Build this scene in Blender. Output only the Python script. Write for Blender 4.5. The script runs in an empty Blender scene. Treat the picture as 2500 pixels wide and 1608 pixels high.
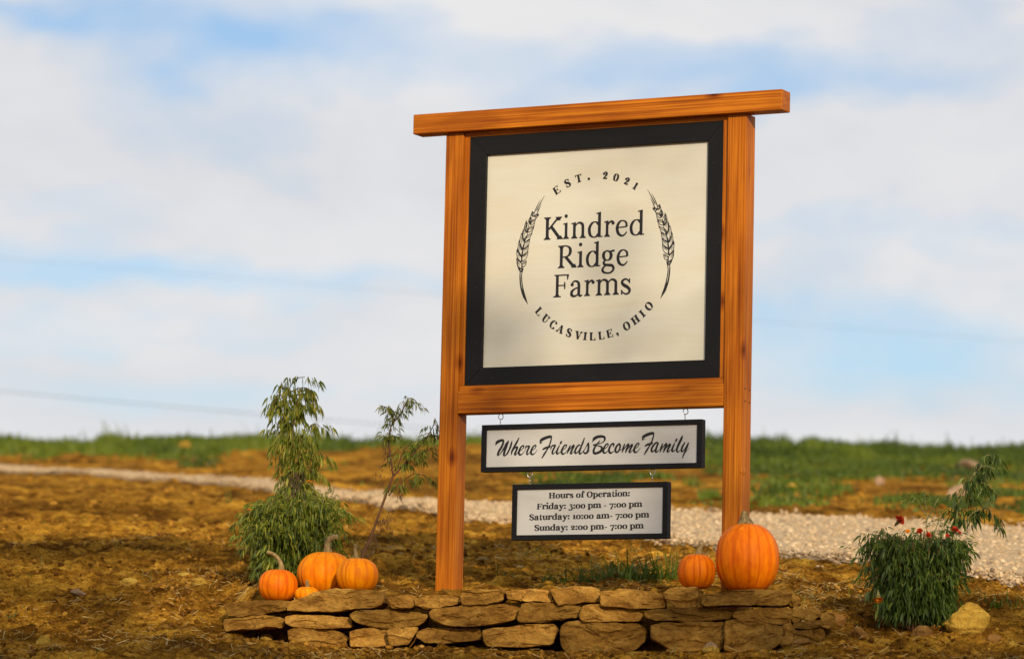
import bpy, bmesh, math, random
import numpy as np
from mathutils import Vector, Matrix, noise as mnoise

random.seed(7)
R = math.radians
scene = bpy.context.scene
C = scene.collection

# ------------------------------------------------------------------ camera
F_PX, W_PX, H_PX = 9375.0, 2500.0, 1608.0
PITCH, ROLL, CAM_Z = 0.11899, 0.02222, -0.63
cam_data = bpy.data.cameras.new('camera')
cam = bpy.data.objects.new('camera', cam_data)
C.objects.link(cam)
cam_data.sensor_width = 36.0
cam_data.lens = 135.0
cam_data.clip_start = 0.1
cam_data.clip_end = 3000.0
cam.location = (0, 0, CAM_Z)
cam.rotation_euler = (Matrix.Rotation(math.pi / 2 + PITCH, 4, 'X') @ Matrix.Rotation(ROLL, 4, 'Z')).to_euler()
cam_data.dof.use_dof = True
cam_data.dof.focus_distance = 16.35
cam_data.dof.aperture_fstop = 2.8
scene.camera = cam

# ------------------------------------------------------------------ light
SUN_AZ, SUN_EL = R(13), R(21)          # azimuth to the right of straight behind the camera
sun_dir = Vector((math.sin(SUN_AZ) * math.cos(SUN_EL), -math.cos(SUN_AZ) * math.cos(SUN_EL), math.sin(SUN_EL)))
sd = bpy.data.lights.new('sun', 'SUN')
sd.energy = 5.0
sd.angle = R(0.53)
sd.color = (1.0, 0.81, 0.56)
sun = bpy.data.objects.new('sun', sd)
C.objects.link(sun)
sun.rotation_euler = (-sun_dir).to_track_quat('-Z', 'Y').to_euler()

world = bpy.data.worlds.new('World')
scene.world = world
world.use_nodes = True
wn, wl = world.node_tree.nodes, world.node_tree.links
wn.clear()


def nd(nodes, t, **kw):
    n = nodes.new(t)
    for k, v in kw.items():
        setattr(n, k, v)
    return n


def pix_dir(px, py):
    X = (px - W_PX / 2) / F_PX
    Y = -(py - H_PX / 2) / F_PX
    cr, sr = math.cos(ROLL), math.sin(ROLL)
    x, up = X * cr - Y * sr, X * sr + Y * cr
    c, s = math.cos(PITCH), math.sin(PITCH)
    return Vector((x, c - up * s, s + up * c))


def build_sky():
    out = nd(wn, 'ShaderNodeOutputWorld')
    bg = nd(wn, 'ShaderNodeBackground')
    bg.inputs['Strength'].default_value = 0.1
    sky = nd(wn, 'ShaderNodeTexSky', sky_type='NISHITA')
    sky.sun_disc = False
    sky.sun_elevation = SUN_EL
    sky.sun_rotation = math.pi - SUN_AZ
    sky.air_density = 1.0
    sky.dust_density = 0.6
    sky.ozone_density = 2.0
    tc = nd(wn, 'ShaderNodeTexCoord')
    sep = nd(wn, 'ShaderNodeSeparateXYZ')
    wl.new(tc.outputs['Generated'], sep.inputs[0])

    def math_(op, a, b=None):
        n = nd(wn, 'ShaderNodeMath', operation=op)
        for i, v in enumerate((a, b)):
            if v is None:
                continue
            if isinstance(v, (int, float)):
                n.inputs[i].default_value = v
            else:
                wl.new(v, n.inputs[i])
        return n.outputs[0]
    mp = nd(wn, 'ShaderNodeMapping')
    mp.inputs['Scale'].default_value = (9.0, 9.0, 21.0)
    mp.inputs['Rotation'].default_value = (0, R(9), 0)
    wl.new(tc.outputs['Generated'], mp.inputs[0])
    n1 = nd(wn, 'ShaderNodeTexNoise')
    n1.inputs['Scale'].default_value = 1.0
    n1.inputs['Detail'].default_value = 7.0
    n1.inputs['Roughness'].default_value = 0.56
    n1.inputs['Distortion'].default_value = 0.35
    wl.new(mp.outputs[0], n1.inputs['Vector'])
    n2 = nd(wn, 'ShaderNodeTexNoise')
    n2.inputs['Scale'].default_value = 3.1
    n2.inputs['Detail'].default_value = 3.0
    wl.new(mp.outputs[0], n2.inputs['Vector'])
    # openings in the cloud sheet, each a soft patch at its own direction
    total = None
    front = math_('GREATER_THAN', sep.outputs[1], 0.0)
    for px, py, sx, sy, amp in ((600, 90, 330, 100, 1.15), (1000, 60, 260, 60, .5), (1480, 180, 420, 80, .85), (2050, 190, 360, 70, .85),
                                (250, 640, 520, 45, .75), (800, 700, 560, 42, .55), (2220, 830, 480, 100, .9),
                                (60, 15, 220, 45, .8), (2420, 560, 300, 70, .5), (250, 800, 560, 36, .5),
                                (700, 955, 700, 40, .40), (1950, 560, 240, 45, .35), (150, 500, 350, 30, .3), (2350, 60, 250, 40, .3)):
        d = pix_dir(px, py).normalized()
        gx = math_('DIVIDE', math_('SUBTRACT', sep.outputs[0], d.x), sx / F_PX)
        gz_ = math_('SUBTRACT', sep.outputs[2], d.z)
        gz_ = math_('DIVIDE', math_('ADD', gz_, math_('MULTIPLY', math_('SUBTRACT', n2.outputs[0], 0.5), 0.030)), sy * 1.25 / F_PX)
        e = math_('EXPONENT', math_('MULTIPLY', math_('ADD', math_('MULTIPLY', gx, gx), math_('MULTIPLY', gz_, gz_)), -0.8))
        e = math_('MULTIPLY', e, amp * 0.86)
        total = e if total is None else math_('ADD', total, e)
    total = math_('MULTIPLY', total, front)
    cov = math_('ADD', math_('MULTIPLY', math_('SUBTRACT', n1.outputs[0], 0.5), 2.2), 1.10)
    cov = math_('SUBTRACT', cov, total)
    cl = nd(wn, 'ShaderNodeClamp')
    wl.new(cov, cl.inputs[0])
    cl.inputs['Min'].default_value = 0.10
    cl.inputs['Max'].default_value = 0.97
    cr = nd(wn, 'ShaderNodeValToRGB')
    cr.color_ramp.elements[0].position = 0.30
    cr.color_ramp.elements[0].color = (6.6, 6.75, 7.15, 1)
    cr.color_ramp.elements[1].position = 0.70
    cr.color_ramp.elements[1].color = (8.5, 8.35, 8.3, 1)
    wl.new(n1.outputs[0], cr.inputs[0])
    tint = nd(wn, 'ShaderNodeMix', data_type='RGBA', blend_type='MULTIPLY')
    tint.inputs[0].default_value = 1.0
    tint.inputs[7].default_value = SKY_TINT
    wl.new(sky.outputs[0], tint.inputs[6])
    mix = nd(wn, 'ShaderNodeMix', data_type='RGBA')
    wl.new(cl.outputs[0], mix.inputs[0])
    wl.new(tint.outputs[2], mix.inputs[6])
    wl.new(cr.outputs[0], mix.inputs[7])
    wl.new(mix.outputs[2], bg.inputs[0])
    wl.new(bg.outputs[0], out.inputs[0])


SKY_TINT = (0.98, 1.08, 1.20, 1)
build_sky()
scene.view_settings.view_transform = 'Standard'
scene.view_settings.look = 'None'
scene.view_settings.exposure = 0.0
scene.view_settings.gamma = 1.0
scene.view_settings.use_curve_mapping = False

# ------------------------------------------------------------------ helpers
CAM = Vector((0, 0, CAM_Z))


def at(px, py, depth):
    d = pix_dir(px, py)
    return CAM + d * (depth / d.y)


def tag(o, label=None, cat=None, group=None, kind=None):
    for k, v in (('label', label), ('category', cat), ('group', group), ('kind', kind)):
        if v:
            o[k] = v
    return o


def empty(name, loc=(0, 0, 0), rz=0.0):
    o = bpy.data.objects.new(name, None)
    C.objects.link(o)
    o.location = loc
    o.rotation_euler = (0, 0, rz)
    return o


def link(name, me, mat=None, parent=None):
    o = bpy.data.objects.new(name, me)
    C.objects.link(o)
    if mat is not None and not me.materials:
        me.materials.append(mat)
    if parent is not None:
        o.parent = parent
    return o


def mesh_from(name, verts, faces, smooth=False):
    me = bpy.data.meshes.new(name)
    me.from_pydata([tuple(v) for v in verts], [], faces)
    if smooth:
        me.polygons.foreach_set('use_smooth', [True] * len(me.polygons))
    me.update()
    return me


def mesh_np(name, V, Fc, smooth=False):
    """V (n,3) float, Fc (m,k) int with the same k for every face"""
    me = bpy.data.meshes.new(name)
    V = np.asarray(V, dtype=np.float32)
    Fc = np.asarray(Fc, dtype=np.int32)
    m, k = Fc.shape
    me.vertices.add(len(V))
    me.vertices.foreach_set('co', V.ravel())
    me.loops.add(m * k)
    me.loops.foreach_set('vertex_index', Fc.ravel())
    me.polygons.add(m)
    me.polygons.foreach_set('loop_start', np.arange(0, m * k, k, dtype=np.int32))
    if smooth:
        me.polygons.foreach_set('use_smooth', np.ones(m, dtype=bool))
    me.update(calc_edges=True)
    me.validate()
    return me


def bm_to(name, bm, mat, parent=None, smooth=False):
    me = bpy.data.meshes.new(name)
    bm.normal_update()
    bm.to_mesh(me)
    bm.free()
    if smooth:
        me.polygons.foreach_set('use_smooth', [True] * len(me.polygons))
    return link(name, me, mat, parent)


def box(bm, x0, x1, y0, y1, z0, z1, bev=0.0):
    r = bmesh.ops.create_cube(bm, size=1.0)
    vs = r['verts']
    for v in vs:
        v.co = Vector(((x0 + x1) / 2 + v.co.x * (x1 - x0), (y0 + y1) / 2 + v.co.y * (y1 - y0), (z0 + z1) / 2 + v.co.z * (z1 - z0)))
    if bev:
        es = list({e for v in vs for e in v.link_edges})
        bmesh.ops.bevel(bm, geom=es, offset=bev, segments=2, affect='EDGES', profile=0.6)
    return vs


def tube(V, Fc, pts, radii, n=8, caps=True, flat=None):
    """append a tube through pts to lists V, Fc"""
    pts = [Vector(p) for p in pts]
    base = len(V)
    up = Vector((0.13, 0.31, 0.94))
    for i, p in enumerate(pts):
        t = (pts[min(i + 1, len(pts) - 1)] - pts[max(i - 1, 0)])
        t = t.normalized() if t.length > 1e-9 else Vector((0, 0, 1))
        a = t.cross(up)
        if a.length < 1e-3:
            a = t.cross(Vector((1, 0, 0)))
        a.normalize()
        b = t.cross(a)
        r = radii[i] if isinstance(radii, (list, tuple)) else radii
        for k in range(n):
            w = 2 * math.pi * k / n
            rr = r * (flat(k, i) if flat else 1)
            V.append(p + (a * math.cos(w) + b * math.sin(w)) * rr)
    for i in range(len(pts) - 1):
        for k in range(n):
            k2 = (k + 1) % n
            Fc.append((base + i * n + k, base + i * n + k2, base + (i + 1) * n + k2, base + (i + 1) * n + k))
    if caps:
        Fc.append(tuple(base + k for k in range(n))[::-1])
        Fc.append(tuple(base + (len(pts) - 1) * n + k for k in range(n)))


def smooth_path(pts, per=6):
    """Catmull-Rom through points of any dimension"""
    P = [np.array(p, dtype=float) for p in pts]
    if len(P) < 3:
        return [P[0] + (P[-1] - P[0]) * t for t in np.linspace(0, 1, per + 1)]
    Q = [2 * P[0] - P[1]] + P + [2 * P[-1] - P[-2]]
    out = []
    for i in range(1, len(Q) - 2):
        a, b, c, d = Q[i - 1], Q[i], Q[i + 1], Q[i + 2]
        for k in range(per):
            t = k / per
            out.append(0.5 * (2 * b + (c - a) * t + (2 * a - 5 * b + 4 * c - d) * t * t + (3 * b - a - 3 * c + d) * t ** 3))
    out.append(P[-1])
    return out


# ------------------------------------------------------------------ materials
def mat_new(name, rough=0.7, spec=0.4):
    m = bpy.data.materials.new(name)
    m.use_nodes = True
    nt = m.node_tree
    b = nt.nodes['Principled BSDF']
    b.inputs['Roughness'].default_value = rough
    b.inputs['Specular IOR Level'].default_value = spec
    return m, nt.nodes, nt.links, b


def ramp(nodes, stops):
    n = nodes.new('ShaderNodeValToRGB')
    el = n.color_ramp.elements
    while len(el) < len(stops):
        el.new(0.5)
    for e, (p, c) in zip(el, stops):
        e.position = p
        e.color = (*c, 1)
    return n


def coords(nodes, links, scale=(1, 1, 1), kind='Object', rot=(0, 0, 0)):
    tc = nodes.new('ShaderNodeTexCoord')
    mp = nodes.new('ShaderNodeMapping')
    mp.inputs['Scale'].default_value = scale
    mp.inputs['Rotation'].default_value = rot
    links.new(tc.outputs[kind], mp.inputs[0])
    return mp.outputs[0]


def noise_tex(nodes, links, vec, scale, detail=4, rough=0.55, dist=0.0):
    n = nodes.new('ShaderNodeTexNoise')
    n.inputs['Scale'].default_value = scale
    n.inputs['Detail'].default_value = detail
    n.inputs['Roughness'].default_value = rough
    n.inputs['Distortion'].default_value = dist
    links.new(vec, n.inputs['Vector'])
    return n.outputs[0]


def mixc(nodes, links, fac, a, b, mode='MIX'):
    n = nodes.new('ShaderNodeMix')
    n.data_type = 'RGBA'
    n.blend_type = mode
    for i, v in ((0, fac), (6, a), (7, b)):
        if isinstance(v, (int, float)):
            n.inputs[i].default_value = v
        elif isinstance(v, tuple):
            n.inputs[i].default_value = (*v, 1)
        else:
            links.new(v, n.inputs[i])
    return n.outputs[2]


def bump(nodes, links, b, h, strength=0.3, dist=0.01):
    n = nodes.new('ShaderNodeBump')
    n.inputs['Strength'].default_value = strength
    n.inputs['Distance'].default_value = dist
    links.new(h, n.inputs['Height'])
    links.new(n.outputs[0], b.inputs['Normal'])


def wood_mat(name, axis, seed=0.0):
    m, n, l, b = mat_new(name, 0.5, 0.14)
    s = [150.0, 150.0, 150.0]
    s[axis] = 1.4
    v = coords(n, l, tuple(s))
    s2 = [14.0, 14.0, 14.0]
    s2[axis] = 1.3
    v2 = coords(n, l, tuple(s2))
    s3 = [5.0, 5.0, 5.0]
    s3[axis] = 2.2
    v3 = coords(n, l, tuple(s3))
    g = noise_tex(n, l, v, 1.0, 3, 0.55, 0.4)
    g2 = noise_tex(n, l, v2, 1.0, 4, 0.55, 1.2)
    g3 = noise_tex(n, l, v3, 1.0, 3, 0.5, 0.3)
    r1 = ramp(n, [(0.28, (0.19, 0.045, 0.003)), (0.47, (0.36, 0.108, 0.006)), (0.70, (0.52, 0.192, 0.012))])
    l.new(g, r1.inputs[0])
    r2 = ramp(n, [(0.33, (0.70, 0.60, 0.54)), (0.60, (1.06, 1.05, 1.0))])
    l.new(g2, r2.inputs[0])
    c = mixc(n, l, 0.85, r1.outputs[0], r2.outputs[0], 'MULTIPLY')
    r3 = ramp(n, [(0.36, (0.72, 0.62, 0.55)), (0.62, (1.12, 1.10, 1.06))])
    l.new(g3, r3.inputs[0])
    c = mixc(n, l, 0.8, c, r3.outputs[0], 'MULTIPLY')
    # small knots
    s4 = [7.0, 7.0, 7.0]
    s4[axis] = 3.4
    v4 = coords(n, l, tuple(s4))
    vo = n.new('ShaderNodeTexVoronoi')
    vo.inputs['Scale'].default_value = 1.0
    vo.inputs['Randomness'].default_value = 1.0
    l.new(v4, vo.inputs['Vector'])
    rk = ramp(n, [(0.03, (0.22, 0.13, 0.09)), (0.10, (0.62, 0.50, 0.43)), (0.19, (1, 1, 1))])
    l.new(vo.outputs['Distance'], rk.inputs[0])
    c = mixc(n, l, 1.0, c, rk.outputs[0], 'MULTIPLY')
    l.new(c, b.inputs['Base Color'])
    rr = n.new('ShaderNodeMapRange')
    rr.inputs['To Min'].default_value = 0.42
    rr.inputs['To Max'].default_value = 0.62
    l.new(g, rr.inputs[0])
    l.new(rr.outputs[0], b.inputs['Roughness'])
    bump(n, l, b, g, 0.35, 0.0015)
    return m


def paint_mat(name, col, axis, var=0.12, rough=0.6, grain=0.25, spec=0.35, speck=False, col2=None):
    m, n, l, b = mat_new(name, rough, spec)
    s = [120.0, 120.0, 120.0]
    s[axis] = 4.0
    g = noise_tex(n, l, coords(n, l, tuple(s)), 1.0, 3, 0.6)
    s2 = [7.0, 7.0, 7.0]
    s2[axis] = 2.2
    g2 = noise_tex(n, l, coords(n, l, tuple(s2)), 1.0, 4, 0.6, 0.5)
    c2 = col2 or tuple(x * (1 - 2 * var) for x in col)
    r = ramp(n, [(0.32, c2), (0.62, col)])
    l.new(g2, r.inputs[0])
    r2 = ramp(n, [(0.30, tuple([1 - var * 1.5] * 3)), (0.55, (1, 1, 1))])
    l.new(g, r2.inputs[0])
    c = mixc(n, l, 0.8, r.outputs[0], r2.outputs[0], 'MULTIPLY')
    if speck:
        vo = n.new('ShaderNodeTexVoronoi')
        vo.inputs['Scale'].default_value = 34.0
        l.new(coords(n, l, (1, 1, 1)), vo.inputs['Vector'])
        rs = ramp(n, [(0.035, (0.16, 0.15, 0.14)), (0.055, (0, 0, 0))])
        l.new(vo.outputs['Distance'], rs.inputs[0])
        c = mixc(n, l, 0.5, c, rs.outputs[0], 'ADD')
    l.new(c, b.inputs['Base Color'])
    bump(n, l, b, g, grain, 0.001)
    return m


def plain_mat(name, col, rough=0.6, metal=0.0, var=0.0):
    m, n, l, b = mat_new(name, rough)
    b.inputs['Metallic'].default_value = metal
    g = noise_tex(n, l, coords(n, l), 40.0, 3)
    r = ramp(n, [(0.3, tuple(c * (1 - var) for c in col)), (0.7, tuple(min(1, c * (1 + var)) for c in col))])
    l.new(g, r.inputs[0])
    l.new(r.outputs[0], b.inputs['Base Color'])
    return m


def soil_mat():
    m, n, l, b = mat_new('soil', 0.95, 0.02)
    v = coords(n, l)
    big = noise_tex(n, l, v, 0.9, 5, 0.6, 0.6)
    mid = noise_tex(n, l, v, 6.0, 8, 0.70, 0.6)
    fine = noise_tex(n, l, v, 60.0, 6, 0.75)
    r1 = ramp(n, [(0.31, (0.075, 0.030, 0.005)), (0.44, (0.25, 0.115, 0.013)), (0.55, (0.52, 0.270, 0.032)), (0.68, (0.80, 0.48, 0.075))])
    l.new(mid, r1.inputs[0])
    r2 = ramp(n, [(0.40, (0.34, 0.29, 0.27)), (0.50, (0.85, 0.80, 0.74)), (0.60, (1.22, 1.18, 1.05))])  # large dark patches: moist soil, and shade put into the colour
    l.new(big, r2.inputs[0])
    c = mixc(n, l, 0.8, r1.outputs[0], r2.outputs[0], 'MULTIPLY')
    r3 = ramp(n, [(0.35, (0.20, 0.16, 0.13)), (0.49, (0.97, 0.95, 0.92)), (0.70, (1.45, 1.38, 1.2))])
    l.new(fine, r3.inputs[0])
    c = mixc(n, l, 0.85, c, r3.outputs[0], 'MULTIPLY')
    l.new(c, b.inputs['Base Color'])
    ad = n.new('ShaderNodeMath')
    ad.operation = 'ADD'
    l.new(fine, ad.inputs[0])
    l.new(mid, ad.inputs[1])
    bump(n, l, b, ad.outputs[0], 1.0, 0.035)
    return m


def stone_mat(name, a, b_, c_, scale=9.0, fine=70.0):
    m, n, l, b = mat_new(name, 0.95, 0.04)
    tc = n.new('ShaderNodeTexCoord')
    oi = n.new('ShaderNodeObjectInfo')
    ad = n.new('ShaderNodeVectorMath')
    ad.operation = 'ADD'
    sc = n.new('ShaderNodeVectorMath')
    sc.operation = 'SCALE'
    l.new(oi.outputs['Random'], sc.inputs['Scale'])
    sc.inputs[0].default_value = (37, 53, 71)
    l.new(tc.outputs['Object'], ad.inputs[0])
    l.new(sc.outputs[0], ad.inputs[1])
    v = ad.outputs[0]
    mp = n.new('ShaderNodeMapping')
    mp.inputs['Scale'].default_value = (1, 1, 2.4)
    l.new(v, mp.inputs[0])
    g1 = noise_tex(n, l, mp.outputs[0], scale, 6, 0.65, 0.8)
    g2 = noise_tex(n, l, v, fine, 6, 0.72)
    r1 = ramp(n, [(0.28, a), (0.5, b_), (0.72, c_)])
    l.new(g1, r1.inputs[0])
    r2 = ramp(n, [(0.3, (0.5, 0.47, 0.45)), (0.5, (1, 1, 1)), (0.72, (1.25, 1.2, 1.1))])
    l.new(g2, r2.inputs[0])
    c = mixc(n, l, 0.8, r1.outputs[0], r2.outputs[0], 'MULTIPLY')
    hs = n.new('ShaderNodeHueSaturation')
    mr = n.new('ShaderNodeMapRange')
    mr.inputs['To Min'].default_value = 0.68
    mr.inputs['To Max'].default_value = 1.35
    l.new(oi.outputs['Random'], mr.inputs[0])
    l.new(mr.outputs[0], hs.inputs['Value'])
    l.new(c, hs.inputs['Color'])
    l.new(hs.outputs[0], b.inputs['Base Color'])
    sm = n.new('ShaderNodeMath')
    sm.operation = 'MULTIPLY_ADD'
    l.new(g2, sm.inputs[0])
    sm.inputs[1].default_value = 0.45
    l.new(g1, sm.inputs[2])
    bump(n, l, b, sm.outputs[0], 1.0, 0.022)
    return m


def gravel_mat(name, stops):
    m, n, l, b = mat_new(name, 0.95, 0.04)
    at_ = n.new('ShaderNodeAttribute')
    at_.attribute_name = 'rnd'
    r = ramp(n, stops)
    l.new(at_.outputs['Fac'], r.inputs[0])
    g = noise_tex(n, l, coords(n, l), 60.0, 4, 0.6)
    r2 = ramp(n, [(0.3, (0.7, 0.68, 0.66)), (0.65, (1.1, 1.08, 1.05))])
    l.new(g, r2.inputs[0])
    c = mixc(n, l, 0.8, r.outputs[0], r2.outputs[0], 'MULTIPLY')
    l.new(c, b.inputs['Base Color'])
    return m


def leaf_mat(name, stops, transl=0.35, rough=0.55):
    m, n, l, b = mat_new(name, rough, 0.3)
    at_ = n.new('ShaderNodeAttribute')
    at_.attribute_name = 'rnd'
    r = ramp(n, stops)
    l.new(at_.outputs['Fac'], r.inputs[0])
    l.new(r.outputs[0], b.inputs['Base Color'])
    tr = n.new('ShaderNodeBsdfTranslucent')
    l.new(r.outputs[0], tr.inputs[0])
    mx = n.new('ShaderNodeMixShader')
    mx.inputs[0].default_value = transl
    l.new(b.outputs[0], mx.inputs[1])
    l.new(tr.outputs[0], mx.inputs[2])
    l.new(mx.outputs[0], n['Material Output'].inputs[0])
    return m


def pumpkin_mat(name, hi, lo, dark):
    m, n, l, b = mat_new(name, 0.55, 0.10)
    v = coords(n, l)
    oi = n.new('ShaderNodeObjectInfo')
    g = noise_tex(n, l, v, 9.0, 6, 0.65, 0.8)
    r = ramp(n, [(0.32, lo), (0.60, hi)])
    l.new(g, r.inputs[0])
    gs = noise_tex(n, l, coords(n, l, (1, 1, 0.10)), 60.0, 4, 0.6, 0.3)
    rg = ramp(n, [(0.36, (0.80, 0.66, 0.6)), (0.60, (1.06, 1.08, 1.0))])
    l.new(gs, rg.inputs[0])
    r_out = mixc(n, l, 0.8, r.outputs[0], rg.outputs[0], 'MULTIPLY')
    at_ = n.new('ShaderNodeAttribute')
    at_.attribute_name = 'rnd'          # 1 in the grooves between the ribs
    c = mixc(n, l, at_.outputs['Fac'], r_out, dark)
    g2 = noise_tex(n, l, v, 33.0, 5, 0.7)
    rs = ramp(n, [(0.66, (0, 0, 0)), (0.72, (1, 1, 1))])
    l.new(g2, rs.inputs[0])
    c = mixc(n, l, mixc(n, l, 0.55, (0, 0, 0), rs.outputs[0]), c, (0.17, 0.09, 0.02))
    l.new(c, b.inputs['Base Color'])
    b.inputs['Subsurface Weight'].default_value = 0.06
    b.inputs['Subsurface Radius'].default_value = (0.02, 0.008, 0.002)
    bump(n, l, b, noise_tex(n, l, v, 160.0, 3), 0.12, 0.002)
    return m


M = {}
M['wood_v'] = wood_mat('stained_wood_upright', 2)
M['wood_h'] = wood_mat('stained_wood_beam', 0)
M['black_h'] = paint_mat('black_paint_h', (0.0055, 0.006, 0.0075), 0, 0.15, 0.6, 0.5, 0.22, True)
M['black_v'] = paint_mat('black_paint_v', (0.0055, 0.006, 0.0075), 2, 0.15, 0.6, 0.5, 0.22, True)
M['cream'] = paint_mat('cream_panel', (0.55, 0.555, 0.50), 0, 0.022, 0.6, 0.25, 0.2, False, (0.53, 0.515, 0.43))
M['white'] = paint_mat('white_panel', (0.50, 0.51, 0.51), 0, 0.025, 0.6, 0.25, 0.2, False, (0.445, 0.445, 0.43))
M['ink'] = plain_mat('black_lettering', (0.007, 0.007, 0.010), 0.6, 0, 0.1)
M['steel'] = plain_mat('galvanised_steel', (0.55, 0.55, 0.56), 0.3, 1.0, 0.1)
M['hole'] = plain_mat('screw_hole', (0.012, 0.006, 0.003), 0.8, 0, 0.2)
M['soil'] = soil_mat()
M['stone'] = stone_mat('wall_stone', (0.13, 0.058, 0.012), (0.29, 0.150, 0.030), (0.46, 0.27, 0.062))
M['rock_gold'] = stone_mat('golden_rock', (0.28, 0.155, 0.024), (0.42, 0.26, 0.042), (0.58, 0.39, 0.08))
M['rock_brown'] = stone_mat('brown_rock', (0.12, 0.055, 0.015), (0.24, 0.12, 0.032), (0.36, 0.21, 0.07))
M['rock_pale'] = stone_mat('pale_rock', (0.17, 0.11, 0.065), (0.29, 0.195, 0.12), (0.40, 0.29, 0.19))
M['road'] = None
M['gravel'] = gravel_mat('limestone_gravel', [(0.0, (0.17, 0.13, 0.10)), (0.08, (0.30, 0.23, 0.16)), (0.18, (0.36, 0.255, 0.145)), (0.6, (0.48, 0.355, 0.215)), (1.0, (0.60, 0.48, 0.32))])
M['clod'] = gravel_mat('soil_clods', [(0.0, (0.08, 0.034, 0.007)), (0.5, (0.20, 0.092, 0.013)), (0.85, (0.32, 0.160, 0.021)), (0.985, (0.36, 0.185, 0.028)), (1.0, (0.46, 0.30, 0.09))])
M['straw'] = gravel_mat('straw', [(0.0, (0.22, 0.13, 0.05)), (0.5, (0.42, 0.29, 0.10)), (1.0, (0.60, 0.46, 0.21))])
M['leaf_a'] = leaf_mat('leaf_sunny', [(0.0, (0.022, 0.045, 0.005)), (0.4, (0.085, 0.125, 0.011)), (0.75, (0.19, 0.22, 0.020)), (1.0, (0.34, 0.31, 0.045))])  # sunlight on the left marigolds put into the leaf colour
M['leaf_b'] = leaf_mat('leaf_shaded', [(0.0, (0.016, 0.038, 0.005)), (0.5, (0.055, 0.100, 0.012)), (1.0, (0.17, 0.21, 0.028))])  # same leaf, colour darkened for the shade on the right bush
M['grass'] = leaf_mat('grass_blade', [(0.0, (0.026, 0.048, 0.004)), (0.5, (0.066, 0.108, 0.006)), (0.82, (0.13, 0.17, 0.012)), (1.0, (0.27, 0.20, 0.04))], 0.3)
M['tree_leaf'] = leaf_mat('tree_leaf', [(0.0, (0.03, 0.055, 0.012)), (1.0, (0.09, 0.13, 0.03))], 0.25)
M['stem'] = plain_mat('plant_stem', (0.095, 0.038, 0.014), 0.7, 0, 0.35)
M['stem_g'] = plain_mat('green_stem', (0.15, 0.14, 0.045), 0.7, 0, 0.3)
M['dry'] = plain_mat('withered_leaf', (0.055, 0.032, 0.018), 0.9, 0, 0.4)
M['bark'] = plain_mat('bark', (0.09, 0.065, 0.045), 0.9, 0, 0.4)
M['petal_o'] = plain_mat('orange_petal', (0.70, 0.22, 0.012), 0.6, 0, 0.2)
M['petal_r'] = plain_mat('red_petal', (0.27, 0.016, 0.001), 0.8, 0, 0.6)
for k_ in ('petal_r', 'petal_o'):
    M[k_].node_tree.nodes['Principled BSDF'].inputs['Specular IOR Level'].default_value = 0.08
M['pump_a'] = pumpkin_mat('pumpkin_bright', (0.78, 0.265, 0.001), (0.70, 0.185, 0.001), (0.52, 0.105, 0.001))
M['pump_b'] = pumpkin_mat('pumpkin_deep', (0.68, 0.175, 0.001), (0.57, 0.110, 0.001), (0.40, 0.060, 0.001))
M['pstem'] = None


def stem_mat():
    m, n, l, b = mat_new('pumpkin_stem', 0.85, 0.2)
    g = noise_tex(n, l, coords(n, l, (1, 1, 0.4)), 90.0, 4, 0.6)
    r = ramp(n, [(0.3, (0.075, 0.05, 0.022)), (0.55, (0.23, 0.165, 0.07)), (0.75, (0.36, 0.28, 0.13))])
    l.new(g, r.inputs[0])
    l.new(r.outputs[0], b.inputs['Base Color'])
    bump(n, l, b, g, 0.6, 0.003)
    return m


M['pstem'] = stem_mat()

# ------------------------------------------------------------------ terrain
rng = np.random.default_rng(11)
_perm = rng.random((256, 256))


def vnoise(x, y):
    x = np.asarray(x, dtype=float)
    y = np.asarray(y, dtype=float)
    xi, yi = np.floor(x).astype(int), np.floor(y).astype(int)
    fx, fy = x - xi, y - yi
    fx, fy = fx * fx * fx * (fx * (fx * 6 - 15) + 10), fy * fy * fy * (fy * (fy * 6 - 15) + 10)
    a = _perm[xi % 256, yi % 256]
    b = _perm[(xi + 1) % 256, yi % 256]
    c = _perm[xi % 256, (yi + 1) % 256]
    d = _perm[(xi + 1) % 256, (yi + 1) % 256]
    return (a * (1 - fx) + b * fx) * (1 - fy) + (c * (1 - fx) + d * fx) * fy - 0.5


def fbm(x, y, s, o=4, g=0.5):
    t, a = 0, 1.0
    for i in range(o):
        t = t + a * vnoise(x / s * 2 ** i + 17.3 * i, y / s * 2 ** i + 9.1 * i)
        a *= g
    return t


def sstep(t):
    t = np.clip(t, 0, 1)
    return t * t * (3 - 2 * t)


def wall_y(x):
    """front line of the stone wall"""
    x = np.asarray(x, dtype=float)
    return 16.08 - 0.30 * x + 0.10 * np.clip(x - 0.95, 0, None) ** 1.0 * 3.0


NEAR = np.array([(-60, 96), (-12, 45), (-4.13, 31.1), (-2.2, 27.9), (-0.61, 23.4), (0, 22.0), (0.97, 20.1), (1.37, 18.6), (2.36, 17.7), (6, 15.9), (60, 8)])
FAR = np.array([(-60, 100), (-12, 47), (-4.2, 31.55), (-2.25, 28.55), (-0.68, 25.3), (0, 24.9), (1.17, 24.2), (1.81, 24.2), (3.08, 23.1), (8, 21), (60, 15)])


def near_y(x):
    return np.interp(x, NEAR[:, 0], NEAR[:, 1])


def far_y(x):
    return np.interp(x, FAR[:, 0], FAR[:, 1])


def on_road(x, y):
    return sstep((y - near_y(x)) / 0.5) * sstep((far_y(x) - y) / 0.6)


CREST = 40.0


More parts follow.
